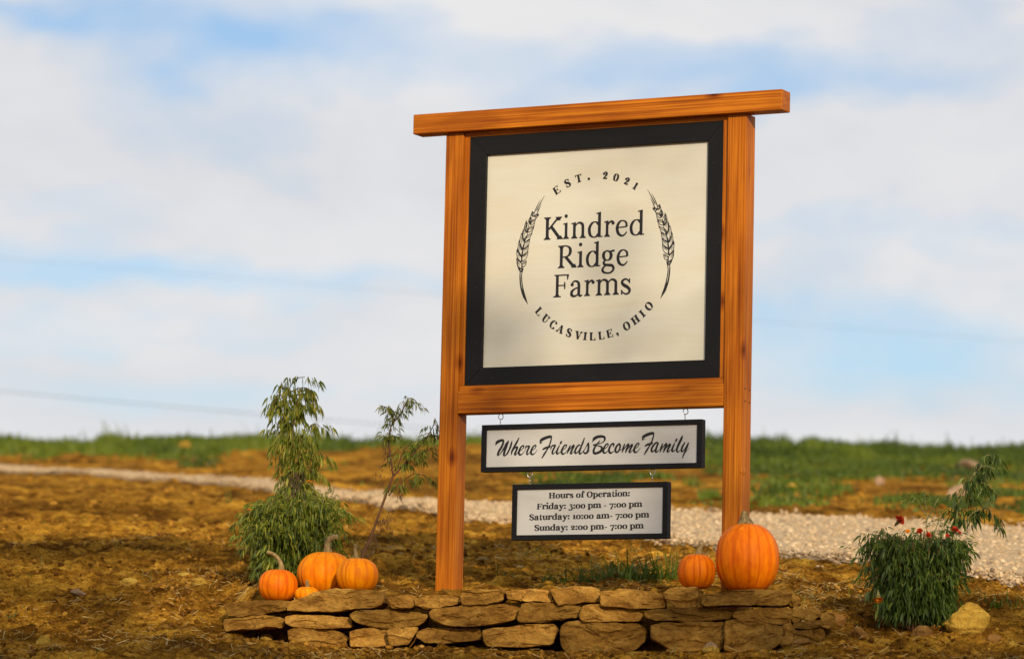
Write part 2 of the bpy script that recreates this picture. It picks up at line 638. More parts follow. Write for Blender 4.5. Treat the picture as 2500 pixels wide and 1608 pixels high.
def ground_base(x, y):
    x = np.asarray(x, dtype=float)
    y = np.asarray(y, dtype=float)
    dw = wall_y(np.clip(x, -3, 3))
    front = -0.062 + 0.125 * (np.clip(y, -16, None) - dw) + 0.05 * sstep((-x - 0.6) / 0.8)
    yy = np.minimum(y, CREST)
    back = 0.150 + 0.035 * sstep((y - 16.9) / 1.6) + 0.1165 * (yy - 16.2) - 0.004 * np.clip(y - CREST, 0, None) ** 1.35
    back = back - 0.027 * np.clip(-x, 0, 12) * np.clip((y - 18) / 19, 0, 1)
    inside = sstep((x + 1.30) / 0.25) * sstep((1.28 - x) / 0.25)
    width = 0.10 + 1.5 * (1 - inside)
    t = sstep((y - (dw + 0.17 - 0.75 * (1 - inside))) / width)
    return front * (1 - t) + back * t


def gz(x, y):
    x = np.asarray(x, dtype=float)
    y = np.asarray(y, dtype=float)
    z = ground_base(x, y)
    road = on_road(x, y)
    near_wall = np.exp(-((y - wall_y(np.clip(x, -3, 3)) - 0.25) / 0.30) ** 2) * sstep((x + 1.35) / 0.2) * sstep((1.35 - x) / 0.2)
    k = (1 - 0.85 * road) * (1 - 0.8 * near_wall)
    view = np.clip((y - 8) / 4, 0, 1)
    z = z + view * k * (0.050 * fbm(x, y * 0.8, 1.5, 3) + 0.055 * fbm(x + 40, y, 0.42, 3) * (0.35 + 1.1 * np.clip(fbm(x, y, 2.3, 2) + 0.4, 0, 1)))
    cl = np.abs(fbm(x + 7, y + 3, 0.09, 4, 0.65))
    z = z + view * k * 0.046 * (cl - 0.15) * np.clip((34 - y) / 10, 0, 1)
    return z


def gz1(x, y):
    return float(gz(np.array([x]), np.array([y]))[0])


def hit(px, py, y0=14.6, y1=60.0):
    """where the sight line of a pixel meets the ground"""
    d = pix_dir(px, py)
    ys = np.arange(y0, y1, 0.01)
    xs = d.x / d.y * ys
    zs = CAM_Z + d.z / d.y * ys
    g = ground_base(xs, ys)
    i = np.argmax(g >= zs)
    return Vector((float(xs[i]), float(ys[i]), gz1(xs[i], ys[i])))


def axis(parts):
    out = [parts[0][0]]
    for a, b, s0, s1 in parts:
        v, s = out[-1], s0
        L = b - a
        while v < b - 1e-6:
            s = s0 + (s1 - s0) * (v - a) / L
            v += s
            out.append(min(v, b))
    return np.array(sorted(set(round(v, 5) for v in out)))


xs_r = axis([(0, 2.3, 0.0165, 0.0165), (2.3, 5.5, 0.02, 0.12), (5.5, 14, 0.15, 1.2), (14, 400, 2, 60)])
xs_g = np.concatenate([-xs_r[::-1], xs_r[1:]])
ys_g = axis([(-300, 8, 40, 1.5), (8, 15.0, 1.0, 0.02), (15.0, 18.2, 0.014, 0.014), (18.2, 24, 0.016, 0.05), (24, 42, 0.06, 0.2), (42, 400, 0.5, 50)])
GX, GY = np.meshgrid(xs_g, ys_g)
GZ = gz(GX.ravel(), GY.ravel())
nx, ny = len(xs_g), len(ys_g)
ii = (np.arange(ny - 1)[:, None] * nx + np.arange(nx - 1)[None, :]).ravel()
me = mesh_np('ground', np.stack([GX.ravel(), GY.ravel(), GZ], 1), np.stack([ii, ii + 1, ii + nx + 1, ii + nx], 1), True)
tag(link('ground', me, M['soil']), kind='structure')

# gravel road: a sheet a little above the soil, loose stones on top
rx = axis([(-12, -4, 0.5, 0.2), (-4, 3.4, 0.06, 0.06), (3.4, 9, 0.1, 0.5)])
rt = np.linspace(0, 1, 60)
RX, RT = np.meshgrid(rx, rt)
wob0 = 0.35 * fbm(RX, RX * 0 + 3, 0.9, 3)
wob1 = 0.35 * fbm(RX, RX * 0 + 13, 0.9, 3)
RY = near_y(RX) + wob0 + (far_y(RX) + wob1 - near_y(RX) - wob0) * RT
RZ = gz(RX.ravel(), RY.ravel()).reshape(RX.shape) + 0.03 * np.minimum(1, np.minimum(RT, 1 - RT) * 12) + 0.004
nxx = len(rx)
ii = (np.arange(len(rt) - 1)[:, None] * nxx + np.arange(nxx - 1)[None, :]).ravel()


def road_mat():
    m, n, l, b = mat_new('gravel_bed', 0.95, 0.1)
    v = coords(n, l)
    g = noise_tex(n, l, v, 22.0, 5, 0.7)
    r = ramp(n, [(0.32, (0.30, 0.21, 0.115)), (0.5, (0.42, 0.31, 0.185)), (0.7, (0.52, 0.41, 0.26))])
    l.new(g, r.inputs[0])
    l.new(r.outputs[0], b.inputs['Base Color'])
    bump(n, l, b, g, 0.8, 0.02)
    return m


me = mesh_np('gravel_road', np.stack([RX.ravel(), RY.ravel(), RZ.ravel()], 1), np.stack([ii, ii + 1, ii + nxx + 1, ii + nxx], 1), True)
tag(link('gravel_road', me, road_mat()), kind='structure')


def rnd_attr(me, vals):
    a = me.attributes.new('rnd', 'FLOAT', 'FACE')
    a.data.foreach_set('value', np.asarray(vals, dtype=np.float32))


_ico = bmesh.new()
bmesh.ops.create_icosphere(_ico, subdivisions=1, radius=1.0)
ICO_V = np.array([v.co[:] for v in _ico.verts])
ICO_F = np.array([[v.index for v in f.verts] for f in _ico.faces])
_ico.free()


def pebbles(name, P, S, mat, flat=(0.5, 0.9), rnd=None, jitter=0.32):
    """one mesh of many little angular stones: P positions (n,3), S sizes (n)"""
    n = len(P)
    k = len(ICO_V)
    V = np.repeat(ICO_V[None], n, 0) * (1 + rng.uniform(-jitter, jitter, (n, k, 1)))
    sc = np.stack([rng.uniform(0.75, 1.3, n), rng.uniform(0.75, 1.3, n), rng.uniform(flat[0], flat[1], n)], 1)
    V = V * sc[:, None, :]
    a = rng.uniform(0, 2 * math.pi, n)
    t = rng.uniform(-0.5, 0.5, n)
    ca, sa, ct, st = np.cos(a), np.sin(a), np.cos(t), np.sin(t)
    x, y, z = V[..., 0], V[..., 1], V[..., 2]
    x, z = x * ct[:, None] + z * st[:, None], -x * st[:, None] + z * ct[:, None]
    x, y = x * ca[:, None] - y * sa[:, None], x * sa[:, None] + y * ca[:, None]
    V = np.stack([x, y, z], -1) * S[:, None, None] + P[:, None, :]
    Fc = (ICO_F[None] + (np.arange(n) * k)[:, None, None]).reshape(-1, 3)
    me = mesh_np(name, V.reshape(-1, 3), Fc)
    rv = rng.random(n) if rnd is None else rnd
    rnd_attr(me, np.repeat(rv, len(ICO_F)))
    return tag(link(name, me, mat), kind='stuff')


# stones of the road
n = 44000
u = rng.random(n) ** 1.25
gx_ = -4.4 + 9.6 * u[rng.permutation(n)]
gt = rng.random(n)
gt[:11000] = rng.random(11000) ** 3
gy_ = near_y(gx_) + (far_y(gx_) - near_y(gx_)) * gt + rng.normal(0, 0.14, n) + 0.35 * fbm(gx_, gx_ * 0 + 3, 0.9, 3)
gs_ = (0.45 + 0.55 * sstep((gx_ + 2.4) / 2.4)) * rng.uniform(0.005, 0.0118, n) * rng.choice([1, 1, 1, 1.5], n)
gzv = gz(gx_, gy_) + 0.03 + gs_ * 0.15
gr = tag(pebbles('gravel', np.stack([gx_, gy_, gzv], 1), gs_, M['gravel'], (0.5, 0.95)), 'pale limestone gravel loose on the farm road', 'gravel')

# clods and crumbs on the soil
n = 46000
cx = rng.uniform(-2.7, 2.7, n)
cy = 15.0 + 7.0 * rng.random(n) ** 1.6
keep = (on_road(cx, cy) < 0.2) & ((fbm(cx, cy, 0.8, 3) + rng.normal(0, 0.18, n)) > -0.02)
inw = (np.abs(cx) < 1.3) & (cy > wall_y(cx) - 0.04) & (cy < wall_y(cx) + 0.24)
keep &= ~inw
cx, cy = cx[keep], cy[keep]
cs = 0.0025 + 0.014 * rng.random(len(cx)) ** 4.0
cs[rng.random(len(cx)) < 0.008] *= 1.7
tag(pebbles('soil_clods', np.stack([cx, cy, gz(cx, cy) + cs * 0.25], 1), cs, M['clod'], (0.5, 0.9)),
    'loose clods and crumbs of dug brown soil around the wall', 'soil')

n = 9000
cx = rng.uniform(-4.8, 4.8, n)
cy = 19.0 + 19 * rng.random(n) ** 1.2
keep = (on_road(cx, cy) < 0.15) & ((fbm(cx, cy, 1.1, 3) + rng.normal(0, 0.2, n)) > 0.0)
cx, cy = cx[keep], cy[keep]
cs = 0.006 + 0.024 * rng.random(len(cx)) ** 4.0
tag(pebbles('far_soil_clods', np.stack([cx, cy, gz(cx, cy) + cs * 0.2], 1), cs, M['clod'], (0.45, 0.8)),
    'coarse clods of soil on the far bank and beside the road', 'soil')

# straw scraps
n = 9500
cx = rng.uniform(-2.6, 2.6, n)
cy = 15.0 + 4.5 * rng.random(n) ** 1.5
den = fbm(cx + 31, cy * 1.3, 0.9, 3) + rng.normal(0, 0.10, n)
inw = (np.abs(cx) < 1.3) & (cy > wall_y(cx) - 0.03) & (cy < wall_y(cx) + 0.2)
keep = (den > 0.06) & ~inw & (on_road(cx, cy) < 0.2)
cx, cy = cx[keep], cy[keep]
L = rng.uniform(0.015, 0.06, len(cx))
a = rng.uniform(0, 2 * math.pi, len(cx))
w = rng.uniform(0.0009, 0.0022, len(cx))
dx, dy = np.cos(a) * L / 2, np.sin(a) * L / 2
px_, py_ = -np.sin(a) * w, np.cos(a) * w
lift = rng.uniform(0.002, 0.010, len(cx))
tilt = rng.uniform(-0.010, 0.016, len(cx))
z0, z1 = gz(cx - dx, cy - dy) + lift, gz(cx + dx, cy + dy) + lift + tilt
# a straw is a flattened three-sided rod
V = np.stack([np.stack([cx - dx + px_, cy - dy + py_, z0], 1), np.stack([cx - dx - px_, cy - dy - py_, z0], 1), np.stack([cx - dx, cy - dy, z0 + w * 1.2], 1),
              np.stack([cx + dx + px_, cy + dy + py_, z1], 1), np.stack([cx + dx - px_, cy + dy - py_, z1], 1), np.stack([cx + dx, cy + dy, z1 + w * 1.2], 1)], 1)
q = np.arange(len(cx))[:, None, None] * 6
Fc = (np.array([[0, 3, 4, 1], [1, 4, 5, 2], [2, 5, 3, 0]])[None] + q).reshape(-1, 4)
me = mesh_np('straw', V.reshape(-1, 3), Fc)
rnd_attr(me, np.repeat(rng.random(len(cx)), 3))
tag(link('straw', me, M['straw']), 'thin scraps of dry straw strewn over the soil', 'straw', kind='stuff')


# ------------------------------------------------------------------ grass
def blades(name, X, Y, Hh, Wd, mat, rnd=None, lean=0.45, parent=None, sink=0.01, stuff=True, segs=3):
    n = len(X)
    a = rng.uniform(0, 2 * math.pi, n)
    ln = rng.normal(0, lean, n)
    fa = rng.uniform(0, 2 * math.pi, n)
    z0 = gz(X, Y) - sink
    V = []
    for t, wf in (((0, 1.0), (0.4, 0.9), (0.75, 0.6), (1.0, 0.08)) if segs == 3 else ((0, 1.0), (0.55, 0.85), (1.0, 0.08))):
        ox = np.cos(a) * ln * Hh * t * t
        oy = np.sin(a) * ln * Hh * t * t
        oz = Hh * (t - 0.3 * np.minimum(np.abs(ln), 1.3) * t * t)
        for s in (-1, 1):
            V.append(np.stack([X + ox + s * np.cos(fa) * Wd * wf, Y + oy + s * np.sin(fa) * Wd * wf, z0 + oz], 1))
    V = np.stack(V, 1)
    Fc = (np.array([[0, 1, 3, 2], [2, 3, 5, 4], [4, 5, 7, 6]][:segs])[None] + np.arange(n)[:, None, None] * (2 * segs + 2)).reshape(-1, 4)
    me = mesh_np(name, V.reshape(-1, 3), Fc, True)
    rnd_attr(me, np.repeat(rng.random(n) if rnd is None else rnd, segs))
    o = link(name, me, mat, parent)
    if stuff:
        o['kind'] = 'stuff'
    return o


# far verge and meadow along the crest
n = 260000
fy = rng.uniform(24.5, 43.5, n)
fx = rng.uniform(-1, 1, n) * (fy * 0.148 + 0.4)
edge = 37.3 - 6.0 * sstep((fx - 0.4) / 1.5) - 2.0 * sstep((-fx - 2.0) / 1.8)
nz = fbm(fx * 0.8, fy * 0.20, 1.1, 4)
pd = (fy - edge) / 2.0 + (1.5 + 2.4 * sstep((fx - 0.2) / 1.0)) * nz
patch = fbm(fx * 1.0 + 90, fy * 0.30, 0.42, 4) * 3.2 - 0.75 + 0.95 * sstep((fx + 0.1) / 0.9)
prob = np.clip(np.maximum(pd, patch * sstep((fy - far_y(fx) - 1.0) / 1.5)), 0, 1)
prob = prob * np.clip(0.80 + 2.4 * fbm(fx * 1.3 + 5, fy * 0.4, 0.9, 3), 0, 1) ** (1 - 0.9 * sstep((fy - 37) / 2))
keep = (rng.random(n) < prob) & (fy > far_y(fx) + 0.5)
fx, fy = fx[keep], fy[keep]
hh = rng.uniform(0.04, 0.11, len(fx)) * (0.75 + 0.7 * np.clip((fy - 34) / 5, 0, 1)) * (0.55 + 0.75 * np.clip(fbm(fx, fy * .5, 0.35, 2) + .4, 0, 1))
tall = rng.random(len(fx)) < 0.010
hh[tall] *= 2.0
rv = np.clip(rng.normal(0.44, 0.22, len(fx)) + 0.7 * fbm(fx, fy * 0.4, 0.8, 3) + 0.16 * sstep((0.5 - fx) / 1.5), 0, 0.80)
tag(blades('meadow_grass', fx, fy, hh, rng.uniform(0.006, 0.013, len(fx)), M['grass'], rv, segs=2),
    'green meadow grass along the crest beyond the road', 'grass')

# thin seedlings on the soil
n = 2000
fx = rng.uniform(-2.6, 2.6, n)
fy = 15.1 + 7 * rng.random(n) ** 1.6
keep = (fbm(fx + 3, fy, 0.6, 3) + rng.normal(0, 0.15, n) > 0.12) & (on_road(fx, fy) < 0.1)
inw = (np.abs(fx) < 1.3) & (fy > wall_y(fx) - 0.03) & (fy < wall_y(fx) + 0.26)
keep &= ~inw
fx, fy = fx[keep], fy[keep]
tag(blades('grass_seedlings', fx, fy, rng.uniform(0.02, 0.085, len(fx)), rng.uniform(0.0011, 0.0022, len(fx)), M['grass'], None, 0.5),
    'sparse thin grass seedlings sprouting from the soil', 'grass', )


def tuft(px, py, spread, count, hmin, hmax, label, wd=(0.0018, 0.0046), lean=1.1):
    p = hit(px, py)
    ra = spread * 1.7 * np.sqrt(rng.random(count))
    an = rng.uniform(0, 2 * math.pi, count)
    X = p.x + ra * np.cos(an)
    Y = p.y + ra * np.sin(an) * 0.7
    root = empty('grass_tuft', p)
    o = blades('blades', X, Y, hmin + (hmax - hmin) * rng.random(count) ** 2.2, rng.uniform(*wd, count), M['grass'], rng.uniform(0.2, 0.85, count), lean, stuff=False)
    o.parent = root
    o.matrix_parent_inverse = Matrix.Translation(-p)
    tag(root, label, 'grass tuft', 'grass tufts behind and around the stone wall')


tuft(1590, 1418, 0.095, 380, 0.03, 0.19, 'largest green grass tuft behind the wall below the hours sign')
tuft(1485, 1420, 0.090, 290, 0.03, 0.16, 'leafy grass tuft just left of the largest tuft behind the wall')
tuft(1375, 1420, 0.06, 120, 0.02, 0.10, 'low grass tuft behind the wall under the left corner of the hours sign')
tuft(1245, 1428, 0.03, 26, 0.03, 0.09, 'thin grass tuft behind the wall, right of the left post')
tuft(1700, 1420, 0.04, 34, 0.02, 0.07, 'small grass tuft beside the small right pumpkin')
tuft(1320, 1360, 0.05, 40, 0.02, 0.06, 'sparse grass tuft on the bare soil between post and hours sign')
tuft(985, 1345, 0.025, 26, 0.03, 0.06, 'short bright grass tuft on soil left of the left post')
tuft(1150, 1265, 0.10, 150, 0.03, 0.08, 'wide low grass patch by the road edge beside the left post')
tuft(2460, 1500, 0.06, 50, 0.03, 0.08, 'grass tuft at the right edge beyond the golden boulder')
tuft(1690, 1590, 0.015, 9, 0.04, 0.09, 'few broad grass blades in front of the wall near its right end', (0.002, 0.0035))
tuft(905, 1580, 0.03, 8, 0.05, 0.12, 'tall wispy grass stalks in front of the wall on the left', (0.001, 0.0018))
tuft(30, 1510, 0.02, 16, 0.02, 0.05, 'small green sprout at the left edge of the picture', (0.002, 0.004))
tuft(560, 1230, 0.03, 7, 0.10, 0.22, 'few tall grass stalks beside the road left of the tall marigold', (0.002, 0.004), 0.4)


# ------------------------------------------------------------------ sign frame of reference
YAW = 0.48281
S_ORG = Vector((-0.30984, 16.74286, 1.59026 + CAM_Z))
CY, SY = math.cos(YAW), math.sin(YAW)
SIGN_M = Matrix.Translation(S_ORG) @ Matrix.Rotation(-YAW, 4, 'Z')      # local x = along sign, y = back, z = up
SIGN_I = SIGN_M.inverted()


def uv(px, py, w):
    """point of the sign's own plane at depth w behind the posts' front, as (along, up)"""
    o = SIGN_I @ CAM
    d = SIGN_I.to_3x3() @ pix_dir(px, py)
    t = (w - o.y) / d.y
    p = o + d * t
    return np.array((p.x, p.z))


# ------------------------------------------------------------------ lettering
class Ink:
    """flat painted strokes collected into one mesh, a hair proud of the board"""

    def __init__(self):
        self.V, self.F, self.k = [], [], 0

    def poly(self, left, right, y):
        b = len(self.V)
        for a, c in zip(left, right):
            self.V.append((a[0], y, a[1]))
            self.V.append((c[0], y, c[1]))
        for i in range(len(left) - 1):
            j = b + 2 * i
            self.F.append((j, j + 1, j + 3, j + 2))

    def dot(self, c, rx, ry, y, n=16):
        b = len(self.V)
        for k in range(n):
            a = 2 * math.pi * k / n
            self.V.append((c[0] + rx * math.cos(a), y, c[1] + ry * math.sin(a)))
        self.F.append(tuple(range(b, b + n)))

    def build(self, name, parent):
        return link(name, mesh_from(name, self.V, self.F), M['ink'], parent)


def ribbon(P, Wd):
    """left and right edges of a stroke of varying width"""
    P = np.array(P, dtype=float)
    T = np.gradient(P, axis=0)
    T /= np.maximum(np.linalg.norm(T, axis=1), 1e-9)[:, None]
    N = np.stack([-T[:, 1], T[:, 0]], 1)
    Wd = np.asarray(Wd, dtype=float)[:, None]
    return P + N * Wd / 2, P - N * Wd / 2


def glyph(ch, s, th, X, A=1.1):
    """serif letter as (strokes, dots, advance); cap height 1, stem s, hairline th, x-height X"""
    st, dots = [], []

    def S(pts, w=None, per=7):
        P = np.array(smooth_path(pts, per))
        if w is None:
            T = np.gradient(P, axis=0)
            T /= np.maximum(np.linalg.norm(T, axis=1), 1e-9)[:, None]
            Wd = th + (s - th) * np.abs(T[:, 1]) ** 1.5
        elif np.isscalar(w):
            Wd = np.full(len(P), w)
        else:
            Wd = np.interp(np.linspace(0, 1, len(P)), np.linspace(0, 1, len(w)), w)
        st.append((P, Wd))

    def L(a, b, w):
        P = np.array([a, (np.array(a) + np.array(b)) / 2, b], dtype=float)
        st.append((P, np.full(3, w) if np.isscalar(w) else np.array(w, dtype=float)))

    def stem(x, y0, y1):
        L((x, y0), (x, y1), s)

    def serif(x, y, h=None, up=1):
        h = h or (s / 2 + 0.085)
        L((x - h, y + up * th / 2), (x + h, y + up * th / 2), th)
        # bracket
        P = np.array([(x, y + up * th), (x, y + up * (th + 0.05)), (x, y + up * (th + 0.11))])
        st.append((P, np.array([s + 0.10, s + 0.03, s])))

    def flag(x, y):
        L((x - s / 2 - 0.085, y - 0.045), (x + s / 2, y - 0.012), [th, th * 1.2, th * 1.6])

    def dot(x, y, r):
        dots.append((x, y, r))
    adv = 0.6
    if ch == 'K':
        stem(.2, 0, 1); serif(.2, 0); serif(.2, 1, up=-1); L((.68, .97), (.27, .46), th * 1.5); L((.37, .58), (.76, .04), s); serif(.76, 0, .13); serif(.70, 1, .14, -1); adv = .92
    elif ch == 'i':
        stem(.15, 0, X); serif(.15, 0); flag(.15, X); dot(.14, X + .31, s * .62); adv = .32
    elif ch == 'l':
        stem(.15, 0, A); serif(.15, 0); flag(.15, A); adv = .32
    elif ch == 'n':
        stem(.15, 0, X); serif(.15, 0); flag(.15, X); S([(.16, X * .72), (.28, X * .93), (.42, X * .98), (.54, X * .86), (.56, X * .6), (.56, 0)], [th, th * 1.2, th * 1.8, s, s, s]); serif(.56, 0); adv = .72
    elif ch == 'h':
        stem(.15, 0, A); serif(.15, 0); flag(.15, A); S([(.16, X * .72), (.28, X * .93), (.42, X * .98), (.54, X * .86), (.56, X * .6), (.56, 0)], [th, th * 1.2, th * 1.8, s, s, s]); serif(.56, 0); adv = .72
    elif ch == 'm':
        stem(.15, 0, X); serif(.15, 0); flag(.15, X)
        for o in (0, .40):
            S([(.16 + o, X * .72), (.27 + o, X * .93), (.40 + o, X * .98), (.53 + o, X * .86), (.55 + o, X * .6), (.55 + o, 0)], [th, th * 1.2, th * 1.8, s, s, s]); serif(.55 + o, 0)
        adv = 1.12
    elif ch == 'd':
        S([(.52, X * .80), (.40, X * .97), (.24, X * .94), (.12, X * .72), (.09, X * .46), (.14, X * .16), (.27, .02), (.41, X * .06), (.53, X * .25)]); stem(.55, 0.02, A); flag(.55, A); L((.5, th / 2), (.70, th / 2 + .01), th); adv = .73
    elif ch == 'p':
        S([(.16, X * .78), (.28, X * .96), (.43, X * .94), (.56, X * .72), (.59, X * .48), (.55, X * .18), (.42, .02), (.28, X * .06), (.16, X * .22)]); stem(.15, -.32, X); flag(.15, X); serif(.15, -.32); adv = .70
    elif ch == 'r':
        stem(.15, 0, X); serif(.15, 0); flag(.15, X); S([(.16, X * .66), (.25, X * .88), (.37, X * .97), (.45, X * .93)], [th, th * 1.4, s * .7, s * .7]); dot(.45, X * .86, s * .60); adv = .54
    elif ch == 'e':
        L((.12, X * .55), (.53, X * .58), th * 1.1); S([(.53, X * .58), (.50, X * .85), (.35, X * .98), (.19, X * .88), (.10, X * .55), (.15, X * .20), (.30, .02), (.43, X * .08), (.54, X * .26)], [s * .8, s * .7, th, s * .8, s, s, s * .7, th * 1.3, th]); adv = .62
    elif ch == 'c':
        S([(.50, X * .76), (.44, X * .94), (.31, X * .98), (.16, X * .84), (.10, X * .48), (.17, X * .14), (.32, .02), (.52, X * .22)]); dot(.49, X * .78, s * .55); adv = .58
    elif ch == 'o':
        S([(.33, X * .98), (.17, X * .86), (.10, X * .5), (.17, X * .13), (.33, .02), (.49, X * .13), (.56, X * .5), (.49, X * .86), (.33, X * .98)]); adv = .66
    elif ch == 'a':
        S([(.11, X * .76), (.17, X * .92), (.29, X * .98), (.42, X * .88), (.45, X * .66), (.45, X * .20), (.50, .03), (.62, .06)], [th, th * 1.3, th * 1.5, s * .9, s, s, s * .8, th]); S([(.45, X * .57), (.27, X * .50), (.12, X * .32), (.12, X * .10), (.24, .02), (.36, X * .09), (.45, X * .24)], [th, th * 1.3, s * .9, s, s * .7, th * 1.3, th]); dot(.13, X * .76, s * .58); adv = .64
    elif ch == 's':
        S([(.42, X * .80), (.28, X * .97), (.14, X * .90), (.10, X * .74), (.19, X * .59), (.34, X * .46), (.44, X * .28), (.40, X * .09), (.26, .02), (.10, X * .18)], [th, th * 1.4, s * .75, s * .9, s * 1.1, s * 1.1, s * .9, s * .7, th * 1.4, th]); L((.43, X * .99), (.43, X * .70), th * 1.2); L((.09, .0), (.09, X * .30), th * 1.2); adv = .53
    elif ch == 'u':
        S([(.16, X), (.16, X * .35), (.24, X * .07), (.38, .03), (.52, X * .22)], [s, s, s * .8, th * 1.3, th]); stem(.56, 0.02, X); flag(.16, X); flag(.56, X); L((.5, th / 2), (.70, th / 2 + .01), th); adv = .73
    elif ch == 't':
        S([(.20, X * 1.32), (.20, X * .3), (.25, X * .06), (.34, .03), (.44, X * .14)], [th, s, s, s * .7, th]); L((.05, X - th / 2), (.42, X - th / 2), th * 1.2); adv = .45
    elif ch == 'f':
        S([(.22, 0), (.22, X * .8), (.26, A * .93), (.38, A * .99), (.46, A * .93)], [s, s, s * .9, th * 1.6, th]); serif(.22, 0); L((.05, X - th / 2), (.42, X - th / 2), th * 1.2); dot(.45, A * .91, s * .5); adv = .44
    elif ch == 'y':
        L((.16, X), (.37, .02), s); S([(.58, X), (.38, 0), (.30, -.20), (.20, -.29), (.10, -.26)], [th * 1.2, th * 1.4, th * 1.6, th * 2, th * 2]); dot(.11, -.25, s * .5); serif(.16, X, .13, -1); serif(.58, X, .10, -1); adv = .68
    elif ch == 'g':
        S([(.28, X * .98), (.15, X * .88), (.11, X * .67), (.16, X * .45), (.28, X * .37), (.40, X * .45), (.45, X * .67), (.40, X * .88), (.28, X * .98)]); L((.38, X * .93), (.60, X * .97), [th, th * 1.6, th * 1.8])
        S([(.20, X * .38), (.13, X * .27), (.15, X * .13), (.30, X * .07), (.47, X * .04), (.56, -.07), (.54, -.19), (.42, -.29), (.25, -.30), (.11, -.24), (.08, -.13), (.16, -.01), (.26, X * .06)], [th * 1.2, s * .7, s * .8, s * .9, s, s * .8, s * .7, s * .6, s * .6, s * .8, s * .8, th * 1.3, th]); adv = .62
    elif ch == 'R':
        stem(.2, 0, 1); serif(.2, 0); serif(.2, 1, up=-1); S([(.2, .975), (.40, .975), (.56, .90), (.61, .75), (.56, .58), (.42, .50), (.2, .48)]); L((.40, .49), (.78, .04), s); serif(.78, 0, .12); adv = .88
    elif ch == 'F':
        stem(.2, 0, 1); serif(.2, 0, s / 2 + .12); L((.06, 1 - th / 2), (.72, 1 - th / 2), th * 1.1); L((.705, 1.0), (.69, .76), [th * 2.2, th * 1.4, th * .8]); L((.2, .52), (.56, .52), th); L((.56, .67), (.56, .35), [th, th * 1.4, th]); adv = .76
    elif ch == 'E':
        stem(.2, 0, 1); L((.06, 1 - th / 2), (.72, 1 - th / 2), th * 1.1); L((.06, th / 2), (.74, th / 2), th * 1.1); L((.70, 1.0), (.69, .74), [th * 2.2, th * 1.4, th]); L((.72, 0), (.75, .28), [th * 2.2, th * 1.4, th]); L((.2, .52), (.54, .52), th); L((.54, .68), (.54, .36), th * 1.2); adv = .84
    elif ch == 'L':
        stem(.2, 0, 1); serif(.2, 1, up=-1); L((.06, th / 2), (.70, th / 2), th * 1.1); L((.68, 0), (.71, .30), [th * 2.4, th * 1.5, th]); adv = .78
    elif ch == 'T':
        stem(.42, 0, 1); serif(.42, 0, s / 2 + .12); L((.06, 1 - th / 2), (.78, 1 - th / 2), th * 1.1); L((.08, 1), (.06, .72), [th * 2.2, th * 1.5, th]); L((.76, 1), (.78, .72), [th * 2.2, th * 1.5, th]); adv = .84
    elif ch == 'I':
        stem(.2, 0, 1); serif(.2, 0, s / 2 + .11); serif(.2, 1, s / 2 + .11, -1); adv = .42
    elif ch == 'H':
        stem(.2, 0, 1); stem(.72, 0, 1)
        for x in (.2, .72):
            serif(x, 0, s / 2 + .10); serif(x, 1, s / 2 + .10, -1)
        L((.2, .52), (.72, .52), th); adv = .94
    elif ch == 'U':
        S([(.22, 1), (.22, .35), (.30, .09), (.46, .01), (.62, .10), (.68, .35), (.68, 1)], [s, s, s * .9, th * 1.4, th * 1.2, th * 1.2, th * 1.2]); serif(.22, 1, s / 2 + .1, -1); serif(.68, 1, .14, -1); adv = .88
    elif ch == 'V':
        L((.18, 1), (.45, 0), s); L((.74, 1), (.46, 0), th * 1.2); serif(.18, 1, s / 2 + .09, -1); serif(.74, 1, .13, -1); adv = .90
    elif ch == 'A':
        L((.44, 1), (.14, 0), th * 1.2); L((.44, 1), (.72, 0), s); serif(.14, 0, .13); serif(.73, 0, s / 2 + .09); L((.24, .34), (.62, .34), th); adv = .90
    elif ch == 'C':
        S([(.72, .74), (.62, .94), (.46, 1.0), (.25, .88), (.14, .5), (.25, .12), (.46, .0), (.62, .06), (.75, .26)]); L((.73, 1.0), (.73, .70), th * 1.4); adv = .84
    elif ch in 'OQ':
        S([(.45, 1.0), (.24, .88), (.13, .5), (.24, .12), (.45, .0), (.66, .12), (.77, .5), (.66, .88), (.45, 1.0)]); adv = .90
    elif ch == 'S':
        S([(.56, .78), (.46, .94), (.33, 1.0), (.18, .92), (.13, .76), (.22, .61), (.42, .49), (.58, .34), (.58, .14), (.42, .01), (.27, .02), (.14, .22)], [th, th * 1.3, th * 1.5, s * .8, s, s * 1.1, s * 1.15, s, s * .9, th * 1.6, th * 1.4, th]); L((.58, 1.0), (.58, .70), th * 1.3); L((.12, .0), (.12, .32), th * 1.3); adv = .70
    elif ch == '0':
        S([(.33, X * .98), (.17, X * .86), (.10, X * .5), (.17, X * .13), (.33, .02), (.49, X * .13), (.56, X * .5), (.49, X * .86), (.33, X * .98)]); adv = .68
    elif ch == '1':
        stem(.25, 0, X); serif(.25, 0, s / 2 + .11); L((.08, X * .86), (.25, X), th * 1.2); adv = .46
    elif ch == '2':
        S([(.12, X * .72), (.20, X * .93), (.34, X * .98), (.47, X * .82), (.43, X * .58), (.26, X * .32), (.09, .05)], [th, th * 1.3, s * .6, s, s, s * .6, th]); L((.08, s * .42), (.56, s * .42), s * .75); L((.54, s * .4), (.57, X * .30), [th * 1.6, th, th * .8]); dot(.14, X * .74, s * .58); adv = .63
    elif ch == '3':
        S([(.12, X * .80), (.22, X * .96), (.36, X * .98), (.47, X * .82), (.42, X * .60), (.26, X * .48), (.44, X * .36), (.52, X * .10), (.46, -.16), (.30, -.27), (.10, -.24)], [th, th * 1.3, s * .7, s * .9, s * .6, th, s * .6, s, s * .9, th * 1.6, th]); dot(.11, -.20, s * .55); adv = .62
    elif ch == '7':
